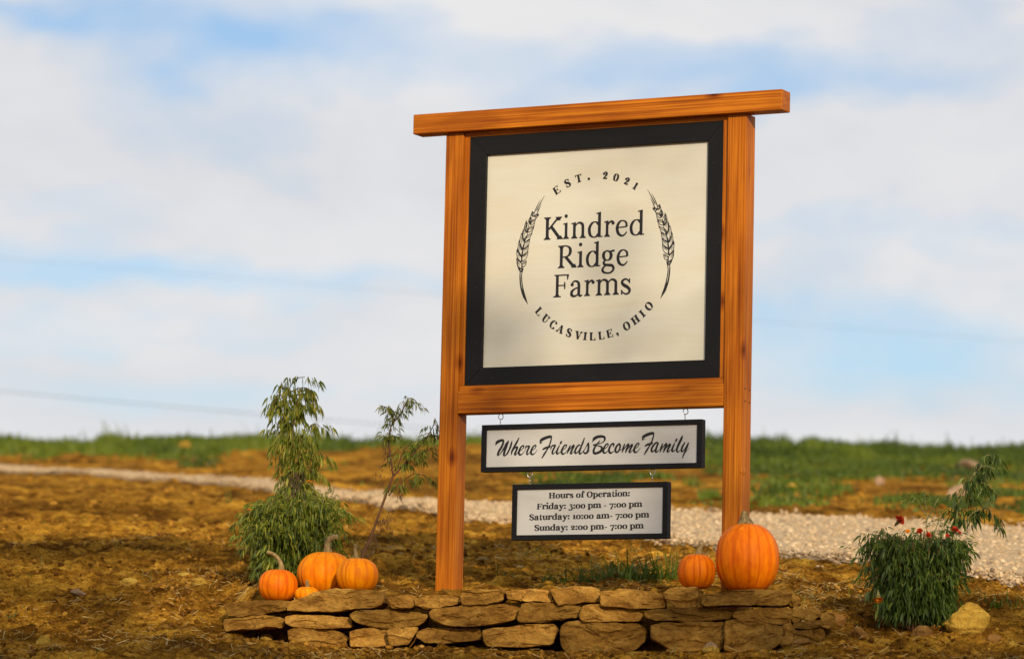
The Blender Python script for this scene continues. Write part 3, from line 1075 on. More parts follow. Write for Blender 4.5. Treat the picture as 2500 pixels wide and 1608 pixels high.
        L((.08, X - s * .38), (.58, X - s * .38), s * .75); L((.56, X - .05), (.24, -.30), [th * 1.6, s * .8, s]); L((.09, X), (.07, X * .66), th * 1.4); adv = .62
    elif ch == ':':
        dot(.15, X * .82, s * .62); dot(.15, s * .5, s * .62); adv = .32
    elif ch == '.':
        dot(.15, s * .5, s * .62); adv = .32
    elif ch == ',':
        dot(.15, s * .5, s * .62); S([(.20, s * .5), (.21, -.06), (.10, -.20)], [s * .6, s * .5, th]); adv = .32
    elif ch == '-':
        L((.06, X * .45), (.36, X * .45), s * .7); adv = .42
    elif ch == ' ':
        adv = .30
    return st, dots, adv


def put_glyph(ink, g, f, y, step=4e-5):
    """f maps glyph units to board coordinates"""
    st, dots, adv = g
    for P, Wd in st:
        l, r = ribbon(P, Wd)
        ink.k += 1
        ink.poly([f(p) for p in l], [f(p) for p in r], y - (ink.k % 5) * step)
    for x, yy, r in dots:
        c = f((x, yy))
        ex = np.linalg.norm(f((x + r, yy)) - c)
        ey = np.linalg.norm(f((x, yy + r)) - c)
        ink.k += 1
        ink.dot(c, ex, ey, y - (ink.k % 5) * step)


def gbox(g):
    xs = []
    for P, Wd in g[0]:
        l, r = ribbon(P, Wd)
        xs += [l[:, 0].min(), l[:, 0].max(), r[:, 0].min(), r[:, 0].max()]
    for x, y, r in g[1]:
        xs += [x - r, x + r]
    return min(xs), max(xs)


def line_fit(ink, text, p0, p1, cap, y, s, th, X, A=1.1, track=0.0):
    """a line of type whose ends are p0 and p1 on the board"""
    pen, items = 0.0, []
    for ch in text:
        g = glyph(ch, s, th, X, A)
        items.append((g, pen))
        pen += g[2] + track
    x0 = items[0][1] + gbox(items[0][0])[0]
    x1 = items[-1][1] + gbox(items[-1][0])[1]
    p0, p1 = np.array(p0), np.array(p1)
    dirv = (p1 - p0) / (x1 - x0)
    for g, off in items:
        put_glyph(ink, g, lambda q, off=off: p0 + dirv * (q[0] + off - x0) + np.array((0, cap * q[1])), y)


# ------------------------------------------------------------------ the big sign
T = 0.089
U_R, V_BEAM, B_L, B_R, V_BASE, CB_T, CB_B, B_W = 1.36371, 1.27579, -0.15176, 1.62677, -0.74086, 0.13011, 0.03122, 0.0303
sign = empty('farm_sign')
sign.matrix_world = SIGN_M
tag(sign, 'large stained timber farm sign with black framed cream board', 'sign')


def sbox(name, x0, x1, y0, y1, z0, z1, mat, bev=0.004, parent=None, label=None):
    bm = bmesh.new()
    box(bm, x0, x1, y0, y1, z0, z1, bev)
    o = bm_to(name, bm, M[mat], parent or sign)
    if label:
        o['label'] = label
    return o


sbox('post', 0, T, 0, T, V_BASE - 0.35, V_BEAM - 0.0005, 'wood_v')
sbox('post', U_R, U_R + T, 0, T, V_BASE - 0.35, V_BEAM - 0.0005, 'wood_v')
sbox('top_beam', B_L, B_R, -B_W, -B_W + T, V_BEAM, V_BEAM + T, 'wood_h', 0.005)
cross = sbox('crossbeam', T + 0.0006, U_R - 0.0006, -0.002, T - 0.002, CB_B, CB_T, 'wood_h', 0.005)
# trim strips that hold the board
TR = 0.0245
TF = 0.011
sbox('trim_strip', T + 0.0004, T + TR, TF, TF + 0.05, CB_T + 0.024, V_BEAM - 0.021, 'wood_v', 0.0015)
sbox('trim_strip', U_R - TR, U_R - 0.0004, TF, TF + 0.05, CB_T + 0.024, V_BEAM - 0.021, 'wood_v', 0.0015)
sbox('trim_strip', T + 0.0004, U_R - 0.0004, TF + 0.001, TF + 0.05, V_BEAM - 0.0208, V_BEAM - 0.0006, 'wood_h', 0.0015)
sbox('trim_strip', T + 0.0004, U_R - 0.0004, TF + 0.001, TF + 0.05, CB_T + 0.0006, CB_T + 0.0238, 'wood_h', 0.0015)
# mitred black frame
FB = 0.014
fo = dict(l=T + TR + 0.0006, r=U_R - TR - 0.0006, t=V_BEAM - 0.0214, b=CB_T + 0.0244)
wi = [uv(1188.8, 377, FB + 0.004), uv(1729.5, 344.9, FB + 0.004), uv(1176.2, 898.1, FB + 0.004), uv(1721.5, 877.2, FB + 0.004)]
fi = dict(l=(wi[0][0] + wi[2][0]) / 2, r=(wi[1][0] + wi[3][0]) / 2, t=(wi[0][1] + wi[1][1]) / 2, b=(wi[2][1] + wi[3][1]) / 2)


def mitre_board(side, mat):
    o_, i_ = fo, fi
    c = {'t': [(o_['l'], o_['t']), (o_['r'], o_['t']), (i_['r'], i_['t']), (i_['l'], i_['t'])],
         'b': [(i_['l'], i_['b']), (i_['r'], i_['b']), (o_['r'], o_['b']), (o_['l'], o_['b'])],
         'l': [(o_['l'], o_['t']), (i_['l'], i_['t']), (i_['l'], i_['b']), (o_['l'], o_['b'])],
         'r': [(i_['r'], i_['t']), (o_['r'], o_['t']), (o_['r'], o_['b']), (i_['r'], i_['b'])]}[side]
    cx_ = sum(p[0] for p in c) / 4
    cz_ = sum(p[1] for p in c) / 4
    bm = bmesh.new()
    vs = []
    for yy in (FB, FB + 0.019):
        vs.append([bm.verts.new((x + (cx_ - x) * 0.0006, yy, z + (cz_ - z) * 0.0006)) for x, z in c])
    bm.faces.new(vs[0][::-1])
    bm.faces.new(vs[1])
    for k in range(4):
        bm.faces.new((vs[0][k], vs[0][(k + 1) % 4], vs[1][(k + 1) % 4], vs[1][k]))
    bmesh.ops.recalc_face_normals(bm, faces=bm.faces)
    bmesh.ops.bevel(bm, geom=list(bm.edges), offset=0.0014, segments=1, affect='EDGES')
    bm_to('frame_board', bm, M[mat], sign)


for side, mt in (('t', 'black_h'), ('b', 'black_h'), ('l', 'black_v'), ('r', 'black_v')):
    mitre_board(side, mt)
PY = FB + 0.0165
panel = sbox('board', fi['l'] - 0.02, fi['r'] + 0.02, PY, PY + 0.012, fi['t'] * 0 + fi['b'] - 0.02, fi['t'] + 0.02, 'cream', 0.0)
PY -= 0.0004


def q3(x, y):          # picture coordinates of the name block
    return uv(1320 + x * 0.15588, 500 + y * 0.15588, PY)


name_rows = (
    ('Kindred', [(47, 345), (347, 443), (475, 707), (737, 968), (990, 1155), (1172, 1362), (1390, 1622)], (50, 553), (1622, 472)),
    ('Ridge', [(268, 560), (570, 672), (705, 932), (950, 1160), (1185, 1372)], (268, 995), (1372, 945)),
    ('Farms', [(195, 440), (460, 655), (680, 842), (860, 1225), (1250, 1412)], (195, 1452), (1412, 1398)))
for text, ext, b0, b1 in name_rows:
    ink = Ink()
    for ch, (xa, xb) in zip(text, ext):
        ya = b0[1] + (b1[1] - b0[1]) * (xa - b0[0]) / (b1[0] - b0[0])
        yb = b0[1] + (b1[1] - b0[1]) * (xb - b0[0]) / (b1[0] - b0[0])
        P0, P1 = q3(xa, ya), q3(xb, yb)
        cap = (q3(xa, ya - 354) - P0)[1]
        g = glyph(ch, 0.135, 0.056, 0.70, 1.10)
        gx0, gx1 = gbox(g)
        put_glyph(ink, g, lambda p: P0 + (P1 - P0) * (p[0] - gx0) / (gx1 - gx0) + np.array((0, cap * p[1])), PY)
    ink.build('lettering', panel)

# circle of small capitals
cen_pts = []


def q4(x, y):
    return uv(1290 + x * 0.12526, 400 + y * 0.12526, PY)


def q1(x, y):
    return uv(1230 + x * 0.2986, 390 + y * 0.2986, PY)


top_l = [('E', 560, 520), ('S', 768, 390), ('T', 982, 290), ('.', 1178, 293), ('2', 1498, 212), ('0', 1716, 248), ('2', 1922, 325), ('1', 2092, 430)]
bot_l = [('L', 290, 1238), ('U', 348, 1292), ('C', 403, 1348), ('A', 460, 1390), ('S', 533, 1414), ('V', 610, 1435), ('I', 665, 1442), ('L', 725, 1444),
         ('L', 797, 1437), ('E', 868, 1422), (',', 930, 1425), ('O', 1004, 1358), ('H', 1073, 1303), ('I', 1130, 1255), ('O', 1183, 1193)]
pts = [q4(x, y) for c, x, y in top_l if c != '.'] + [q1(x, y) for c, x, y in bot_l if c != ',']
Am = np.array([[2 * p[0], 2 * p[1], 1] for p in pts])
sol = np.linalg.lstsq(Am, np.array([p @ p for p in pts]), rcond=None)[0]
CEN = sol[:2]
RAD = math.sqrt(sol[2] + CEN @ CEN)
CAPH = 0.0350
for lst, top in ((top_l, True), (bot_l, False)):
    for ch, x, y in lst:
        ink = Ink()
        p = q4(x, y) if top else q1(x, y)
        d = p - CEN
        ang = math.atan2(d[1], d[0]) + (-math.pi / 2 if top else math.pi / 2)
        g = glyph(ch, 0.275, 0.080, 0.92 if ch in '0123456789' else 0.7)
        gx0, gx1 = gbox(g)
        ca, sa = math.cos(ang), math.sin(ang)
        rr = RAD
        ctr = CEN + d / np.linalg.norm(d) * rr
        wx = 1.08

        def f(q, ctr=ctr, ca=ca, sa=sa, gm=(gx0 + gx1) / 2):
            a, b = (q[0] - gm) * CAPH * wx, (q[1] - 0.5) * CAPH
            return ctr + np.array((a * ca - b * sa, a * sa + b * ca))
        put_glyph(ink, g, f, PY)
        ink.build('lettering', panel)


# ears of wheat either side of the name
def q5(x, y):
    return uv(1245 + x * 0.18832, 460 + y * 0.18832, PY)


def wheat(mirror):
    ink = Ink()

    def mp(p):
        q = q5(*p)
        return np.array((2 * CEN[0] - q[0], q[1])) if mirror else q

    def S(pts_, w):
        P = np.array([mp(p) for p in smooth_path(pts_, 6)])
        Wd = np.interp(np.linspace(0, 1, len(P)), np.linspace(0, 1, len(w)), w) * 0.18832 * 0.00199 * 1.35
        l, r = ribbon(P, Wd)
        ink.k += 1
        ink.poly(list(l), list(r), PY - (ink.k % 5) * 4e-5)
    # stalk: two lines running together
    S([(133, 1075), (131, 1160), (145, 1290), (185, 1400), (232, 1500)], [8, 12, 14, 26, 3])
    S([(172, 1040), (152, 1120), (156, 1220), (178, 1340), (215, 1450)], [7, 9, 9, 12, 8])
    S([(104, 1010), (118, 1045), (140, 1080)], [8, 14, 14])
    S([(172, 1030), (158, 1055), (145, 1085)], [8, 12, 12])
    left = [((152, 1045), (92, 925)), ((150, 960), (92, 800)), ((152, 890), (118, 690)), ((160, 800), (150, 590)), ((184, 690), (212, 480)), ((222, 572), (212, 430)), ((262, 462), (268, 370)), ((305, 365), (290, 300))]
    right = [((156, 1020), (212, 940)), ((152, 945), (232, 820)), ((158, 880), (240, 730)), ((172, 790), (255, 655)), ((190, 690), (272, 590)), ((222, 570), (300, 490)), ((262, 470), (330, 400)), ((320, 370), (375, 335))]
    for side, lst in ((-1, left), (1, right)):
        for (bx, by), (tx, ty) in lst:
            dx, dy = tx - bx, ty - by
            ln = math.hypot(dx, dy)
            nx_, ny_ = -dy / ln, dx / ln
            wd = min(30, 0.24 * ln)

            def pt(t, o):
                return (bx + dx * t + nx_ * o * wd, by + dy * t + ny_ * o * wd)
            S([pt(0, 0), pt(.3, .85), pt(.65, .8), pt(1.05, 0)], [9, 7, 6, 5])
            S([pt(0, 0), pt(.3, -.85), pt(.65, -.8), pt(1.05, 0)], [14, 11, 7, 5])
            S([pt(.45, .15), pt(.7, .2), pt(.95, .1)], [2, 5, 2])
            S([pt(.3, -.3), pt(.6, -.25), pt(.85, -.1)], [2, 5, 2])
    # awns
    for a, b in (((310, 330), (395, 145)), ((345, 290), (450, 92)), ((350, 330), (408, 205)), ((330, 400), (375, 335)), ((255, 440), (287, 295)), ((210, 480), (222, 405)), ((300, 530), (326, 440)),
                 ((160, 600), (178, 515)), ((122, 700), (130, 655)), ((96, 830), (105, 755)), ((280, 600), (300, 530)), ((228, 820), (245, 755)), ((88, 900), (104, 1010))):
        S([a, ((a[0] + b[0]) / 2 - 3, (a[1] + b[1]) / 2), b], [9, 8, 2])
    o = ink.build('wheat_ear', panel)
    return o


wheat(False)
wheat(True)


def hole(parent, u_, v_):
    V, Fc = [], []
    tube(V, Fc, [(u_ - 0.004, 0, 0), (u_ + 0.0012, 0, 0)], 0.0042, 10)
    V = [(v[0], v[1] + v_y, v[2] + v_) for v in V for v_y in (0,)]
    return V, Fc


for y_, z_ in ((0.023, 0.105), (0.068, 0.103), (0.023, 0.052), (0.068, 0.050)):
    V, Fc = [], []
    tube(V, Fc, [(U_R + T - 0.004, y_, z_), (U_R + T + 0.0012, y_, z_)], [0.0044, 0.0038], 10)
    link('screw', mesh_from('screw', V, Fc), M['hole'], sign)


# knot on the right post's outer face
def knot(v_):
    bm = bmesh.new()
    bmesh.ops.create_uvsphere(bm, u_segments=14, v_segments=8, radius=1.0)
    for v in bm.verts:
        r = 1 + 0.25 * mnoise.noise(v.co * 2.3)
        v.co = Vector((U_R + T - 0.003 + v.co.x * 0.006 * r, 0.020 + v.co.y * 0.024 * r, v_ + v.co.z * 0.021 * r))
    bm_to('knot', bm, M['wood_v'], sign, True)


knot(uv(1810, 1150, 0)[1])


# ------------------------------------------------------------------ hanging signs
def hook_mesh(kind):
    V, Fc = [], []
    if kind == 'eye':
        path = [(0, 0, 0.012), (0, 0, 0.0)]
        for k in range(17):
            a = math.pi / 2 - 0.25 - (2 * math.pi - 0.5) * k / 16
            rr = 0.0105
            sq = 1.35 if math.sin(a) > 0 else 1.0
            path.append((rr * math.cos(a), 0.002 * (k / 8 - 1), -0.0145 + rr * sq * math.sin(a)))
        path.append((0.0, 0.002, 0.0))
    else:
        path = [(0.001, 0, -0.012), (0.001, 0, 0.0)]
        for k in range(13):
            a = -math.pi / 2 + 0.5 + (1.55 * math.pi) * k / 12
            path.append((-0.001 + 0.003 * math.cos(a), 0.0085 * math.cos(a), 0.0140 + 0.0095 * math.sin(a)))
    tube(V, Fc, path, 0.0019, 7)
    return mesh_from('hook', V, Fc, True)


EYE, HOOK = hook_mesh('eye'), hook_mesh('hook')


def hanging(name, corners, inner, ydep, depth, label):
    """corners/inner: TL TR BL BR picture points of the front frame edges"""
    f = ydep
    P = [uv(x, y, f) for x, y in corners]
    Q = [uv(x, y, f) for x, y in inner]
    # a small sag/tilt of the hanging board about its centre
    cx_ = sum(p[0] for p in P) / 4
    cz_ = sum(p[1] for p in P) / 4
    slope = ((P[1][1] - P[0][1]) + (P[3][1] - P[2][1])) / ((P[1][0] - P[0][0]) + (P[3][0] - P[2][0]))
    tilt = math.atan(slope)
    ww = ((P[1][0] - P[0][0]) + (P[3][0] - P[2][0])) / 2
    hh_ = ((P[0][1] - P[2][1]) + (P[1][1] - P[3][1])) / 2
    iw = ((Q[1][0] - Q[0][0]) + (Q[3][0] - Q[2][0])) / 2
    ih = ((Q[0][1] - Q[2][1]) + (Q[1][1] - Q[3][1])) / 2
    root = empty(name)
    root.matrix_world = SIGN_M @ Matrix.Translation((cx_, f, cz_)) @ Matrix.Rotation(-tilt, 4, 'Y')
    tag(root, label, 'hanging sign', 'signs hanging under the farm sign')
    bx, bz = (ww - iw) / 2, (hh_ - ih) / 2
    sbox('frame_rail', -ww / 2, ww / 2, 0, depth, hh_ / 2 - bz, hh_ / 2, 'black_h', 0.0015, root)
    sbox('frame_rail', -ww / 2 - 0.0012, ww / 2 + 0.001, 0.001, depth + 0.0005, -hh_ / 2, -hh_ / 2 + bz, 'black_h', 0.0015, root)
    sbox('frame_rail', -ww / 2 - 0.0008, -ww / 2 + bx, 0.0006, depth - 0.001, -hh_ / 2 + bz + 0.0004, hh_ / 2 - bz - 0.0004, 'black_v', 0.0012, root)
    sbox('frame_rail', ww / 2 - bx, ww / 2 + 0.0008, 0.0006, depth - 0.001, -hh_ / 2 + bz + 0.0004, hh_ / 2 - bz - 0.0004, 'black_v', 0.0012, root)
    bd = sbox('board', -ww / 2 + bx * 0.5, ww / 2 - bx * 0.5, 0.008, 0.016, -hh_ / 2 + bz * 0.5, hh_ / 2 - bz * 0.5, 'white', 0.0, root)
    inv = root.matrix_world.inverted() @ SIGN_M

    def loc(px, py):
        g = uv(px, py, f + 0.008)
        p = inv @ Vector((g[0], f + 0.008, g[1]))
        return np.array((p.x, p.z))
    return root, bd, loc, (ww, hh_)


HY = T / 2 - 0.022
s1, b1, loc1, (w1, h1) = hanging('hanging_sign', [(1175.7, 1037.3), (1713.4, 1022.1), (1174, 1151.6), (1712, 1141)],
                                 [(1186.6, 1048.7), (1701.3, 1034.9), (1185.4, 1140.2), (1699.6, 1127.9)], HY, 0.038,
                                 'wide black framed white sign with brush script lettering, upper of the two hanging')
s2, b2, loc2, (w2, h2) = hanging('hanging_sign', [(1250.6, 1182.7), (1629.5, 1174.1), (1248.5, 1317.7), (1627.7, 1313.8)],
                                 [(1262, 1195), (1618.7, 1187), (1260.5, 1306), (1617, 1300.3)], HY, 0.038,
                                 'small black framed white opening hours sign hanging lowest, under the script sign')


def place_hook(parent, me, mw, name, rz):
    o = link(name, me, M['steel'], parent)
    o.matrix_local = parent.matrix_world.inverted() @ mw @ Matrix.Rotation(rz, 4, 'Z') if False else Matrix.Identity(4)
    return o


bpy.context.view_layer.update()
mid_y = HY + 0.019
for px, py in ((1223, 1010), (1674, 994)):
    p = uv(px, py, mid_y)
    o = link('eye_screw', EYE, M['steel'], cross)
    o.location = (p[0], mid_y, CB_B - 0.001)
    o.rotation_euler = (0, 0, 0.35)
    q = s1.matrix_world.inverted() @ (SIGN_M @ Vector((p[0], mid_y, 0)))
    o = link('hook', HOOK, M['steel'], s1)
    o.location = (q.x - 0.001, 0.019, h1 / 2 + 0.001)
    o.rotation_euler = (0, 0, 0.8)
for px, py in ((1294, 1150), (1593.5, 1144)):
    p = uv(px, py, mid_y)
    wp = SIGN_M @ Vector((p[0], mid_y, 0))
    q = s1.matrix_world.inverted() @ wp
    o = link('eye_screw', EYE, M['steel'], s1)
    o.location = (q.x, 0.019, -h1 / 2 - 0.001)
    o.rotation_euler = (0, 0, 0.35)
    q = s2.matrix_world.inverted() @ wp
    o = link('hook', HOOK, M['steel'], s2)
    o.location = (q.x, 0.019, h2 / 2 + 0.001)
    o.rotation_euler = (0, 0, 0.8)

# brush script
TY = 0.0076
E1 = [([(650, 490), (720, 440), (755, 385), (745, 355), (700, 380), (655, 460), (640, 530), (665, 570), (720, 550), (790, 462)], [12, 14, 22, 25, 30, 40, 45, 35, 18, 8])]
F1 = [([(1133, 312), (1160, 235), (1230, 190), (1320, 158), (1385, 145), (1400, 165)], [8, 56, 58, 55, 48, 30]),
      ([(1402, 150), (1392, 230), (1360, 330), (1300, 450), (1235, 555), (1182, 645)], [28, 30, 30, 28, 38, 22]),
      ([(1203, 445), (1260, 412), (1330, 395), (1380, 372)], [28, 42, 46, 22]), ([(1138, 308), (1170, 290), (1206, 276)], [18, 14, 4])]
M1 = [([(815, 420), (785, 500), (760, 604)], [24, 38, 22]), ([(758, 600), (830, 490), (895, 420), (906, 440), (862, 540), (838, 608)], [10, 20, 30, 38, 40, 24]),
      ([(838, 605), (910, 500), (980, 430), (990, 452), (945, 540), (925, 595), (945, 610), (1012, 550)], [10, 20, 30, 38, 40, 36, 22, 8])]
I1 = [([(1592, 348), (1547, 440), (1525, 520), (1545, 548), (1605, 505), (1652, 470)], [18, 38, 40, 30, 12, 8]), ([(1638, 256), (1624, 285), (1610, 310)], [26, 42, 28])]


def off(st, dx, dy):
    return [([(x + dx, y + dy) for x, y in p], w) for p, w in st]


WORDS_A = [
    [([(96, 356), (125, 285), (195, 245), (260, 228), (282, 250)], [6, 58, 54, 46, 34]), ([(278, 235), (272, 300), (235, 390), (180, 480), (148, 560), (150, 596)], [34, 42, 46, 46, 42, 16]),
     ([(150, 594), (210, 540), (290, 420), (350, 320), (402, 246)], [16, 18, 32, 50, 20]), ([(392, 262), (340, 400), (302, 500), (292, 575), (312, 598)], [34, 46, 46, 46, 20]),
     ([(312, 597), (370, 540), (430, 420), (463, 320), (480, 246)], [16, 32, 36, 40, 16]),
     ([(642, 176), (590, 280), (530, 390), (480, 490), (464, 570)], [18, 40, 42, 40, 14]),
     ([(470, 540), (530, 430), (590, 388), (605, 402), (575, 480), (545, 550), (560, 572), (610, 520), (652, 480)], [8, 20, 32, 38, 40, 38, 25, 12, 8])]
    + E1 + [([(792, 445), (802, 385), (825, 350)], [10, 26, 10]), ([(795, 388), (860, 370), (886, 376), (870, 410), (835, 490), (828, 548), (850, 562), (905, 500)], [14, 34, 36, 36, 38, 36, 22, 8])]
    + off(E1, 283, -8),
    F1 + [([(1380, 474), (1400, 400), (1427, 332)], [6, 26, 12]), ([(1405, 372), (1460, 352), (1490, 352), (1475, 390), (1435, 470), (1422, 530), (1440, 550), (1490, 505), (1512, 478)], [14, 32, 34, 36, 38, 36, 22, 12, 8])]
    + I1 + off(E1, 1000, -18)
    + [([(1842, 358), (1805, 440), (1775, 535)], [24, 38, 20]), ([(1775, 532), (1850, 420), (1915, 352), (1925, 370), (1880, 460), (1852, 530), (1870, 546), (1932, 490)], [8, 20, 32, 38, 40, 38, 22, 8]),
       ([(2080, 350), (2040, 345), (1990, 400), (1955, 480), (1965, 536), (2020, 500), (2080, 420), (2130, 300), (2172, 184)], [16, 28, 36, 40, 34, 18, 22, 38, 22]),
       ([(2110, 350), (2075, 440), (2055, 520), (2075, 550), (2140, 500), (2190, 440)], [30, 40, 40, 28, 12, 8]),
       ([(2140, 492), (2200, 410), (2262, 296), (2268, 345), (2266, 430), (2235, 510), (2190, 538), (2146, 488)], [6, 14, 24, 38, 40, 34, 36, 22]), ([(2190, 540), (2240, 528), (2302, 460)], [28, 20, 6])]]
WORDS_B = [
    [([(62, 372), (100, 295), (170, 252), (260, 235), (328, 248), (352, 290), (330, 350), (270, 390), (180, 415), (92, 440)], [8, 58, 56, 50, 48, 42, 24, 16, 22, 34]),
     ([(244, 322), (200, 385), (150, 440), (104, 520), (88, 590), (112, 632), (180, 622), (258, 580), (284, 522), (268, 482), (220, 462), (150, 450)], [8, 30, 32, 42, 46, 46, 46, 52, 46, 36, 22, 16])]
    + off(E1, -325, 52) + [([(540, 494), (562, 430), (550, 405), (500, 430), (455, 520), (453, 590), (490, 625), (550, 590), (602, 540)], [8, 34, 32, 32, 42, 44, 36, 14, 8]),
                           ([(690, 410), (640, 450), (600, 530), (605, 592), (640, 607), (690, 550), (712, 460), (692, 412)], [34, 38, 44, 40, 32, 32, 36, 34]), ([(690, 565), (725, 552), (770, 525)], [14, 12, 8])]
    + M1 + off(E1, 395, 40),
    off(F1, 93, 15) + [([(1592, 384), (1560, 380), (1500, 430), (1447, 520), (1450, 592), (1510, 560), (1570, 470), (1602, 396)], [22, 32, 36, 42, 34, 18, 24, 28]),
                       ([(1592, 408), (1560, 500), (1538, 580), (1560, 606), (1620, 552), (1655, 520)], [34, 40, 40, 26, 12, 8])]
    + off(M1, 888, -10) + off(I1, 398, 40)
    + [([(2040, 545), (2090, 440), (2150, 315), (2168, 228), (2150, 260), (2090, 380), (2045, 500), (2038, 580), (2065, 602), (2122, 550)], [10, 14, 18, 18, 30, 34, 40, 38, 24, 8]),
       ([(2222, 382), (2170, 470), (2143, 560), (2160, 592), (2220, 530), (2305, 394)], [24, 38, 38, 26, 14, 26]), ([(2308, 392), (2270, 490), (2220, 600), (2166, 738)], [26, 36, 34, 20]), ([(2185, 672), (2250, 592), (2322, 512)], [10, 12, 6])]]
for words, ox, oy in ((WORDS_A, 1200, 1050), (WORDS_B, 1440, 1040)):
    for strokes in words:
        ink = Ink()
        for pts_, w in strokes:
            P = np.array([loc1(ox + x * 0.10438, oy + y * 0.10438) for x, y in smooth_path(pts_, 7)])
            Wd = np.interp(np.linspace(0, 1, len(P)), np.linspace(0, 1, len(w)), w) * 0.10438 * 0.00186 * 1.22
            l_, r_ = ribbon(P, Wd)
            ink.k += 1
            ink.poly(list(l_), list(r_), TY - (ink.k % 5) * 4e-5)
            for e in (0, -1):
                ink.dot(P[e], Wd[e] / 2, Wd[e] / 2, TY - (ink.k % 5) * 4e-5, 10)
        ink.build('lettering', b1)


def q6(x, y):
    return loc2(1230 + x * 0.17954, 1140 + y * 0.17954)


for text, a, b_ in (('Hours of Operation:', (610, 423), (1715, 391)), ('Friday: 3:00 pm - 7:00 pm', (445, 572), (1885, 536)),
                    ('Saturday: 10:00 am- 7:00 pm', (345, 718), (1980, 679)), ('Sunday: 2:00 pm- 7:00 pm', (415, 862), (1905, 829))):
    ink = Ink()
    cap = (q6(a[0], a[1] - 77) - q6(*a))[1]
    line_fit(ink, text, q6(*a), q6(*b_), cap, TY, 0.235, 0.095, 0.73, 1.08, 0.03)
    ink.build('lettering', b2)

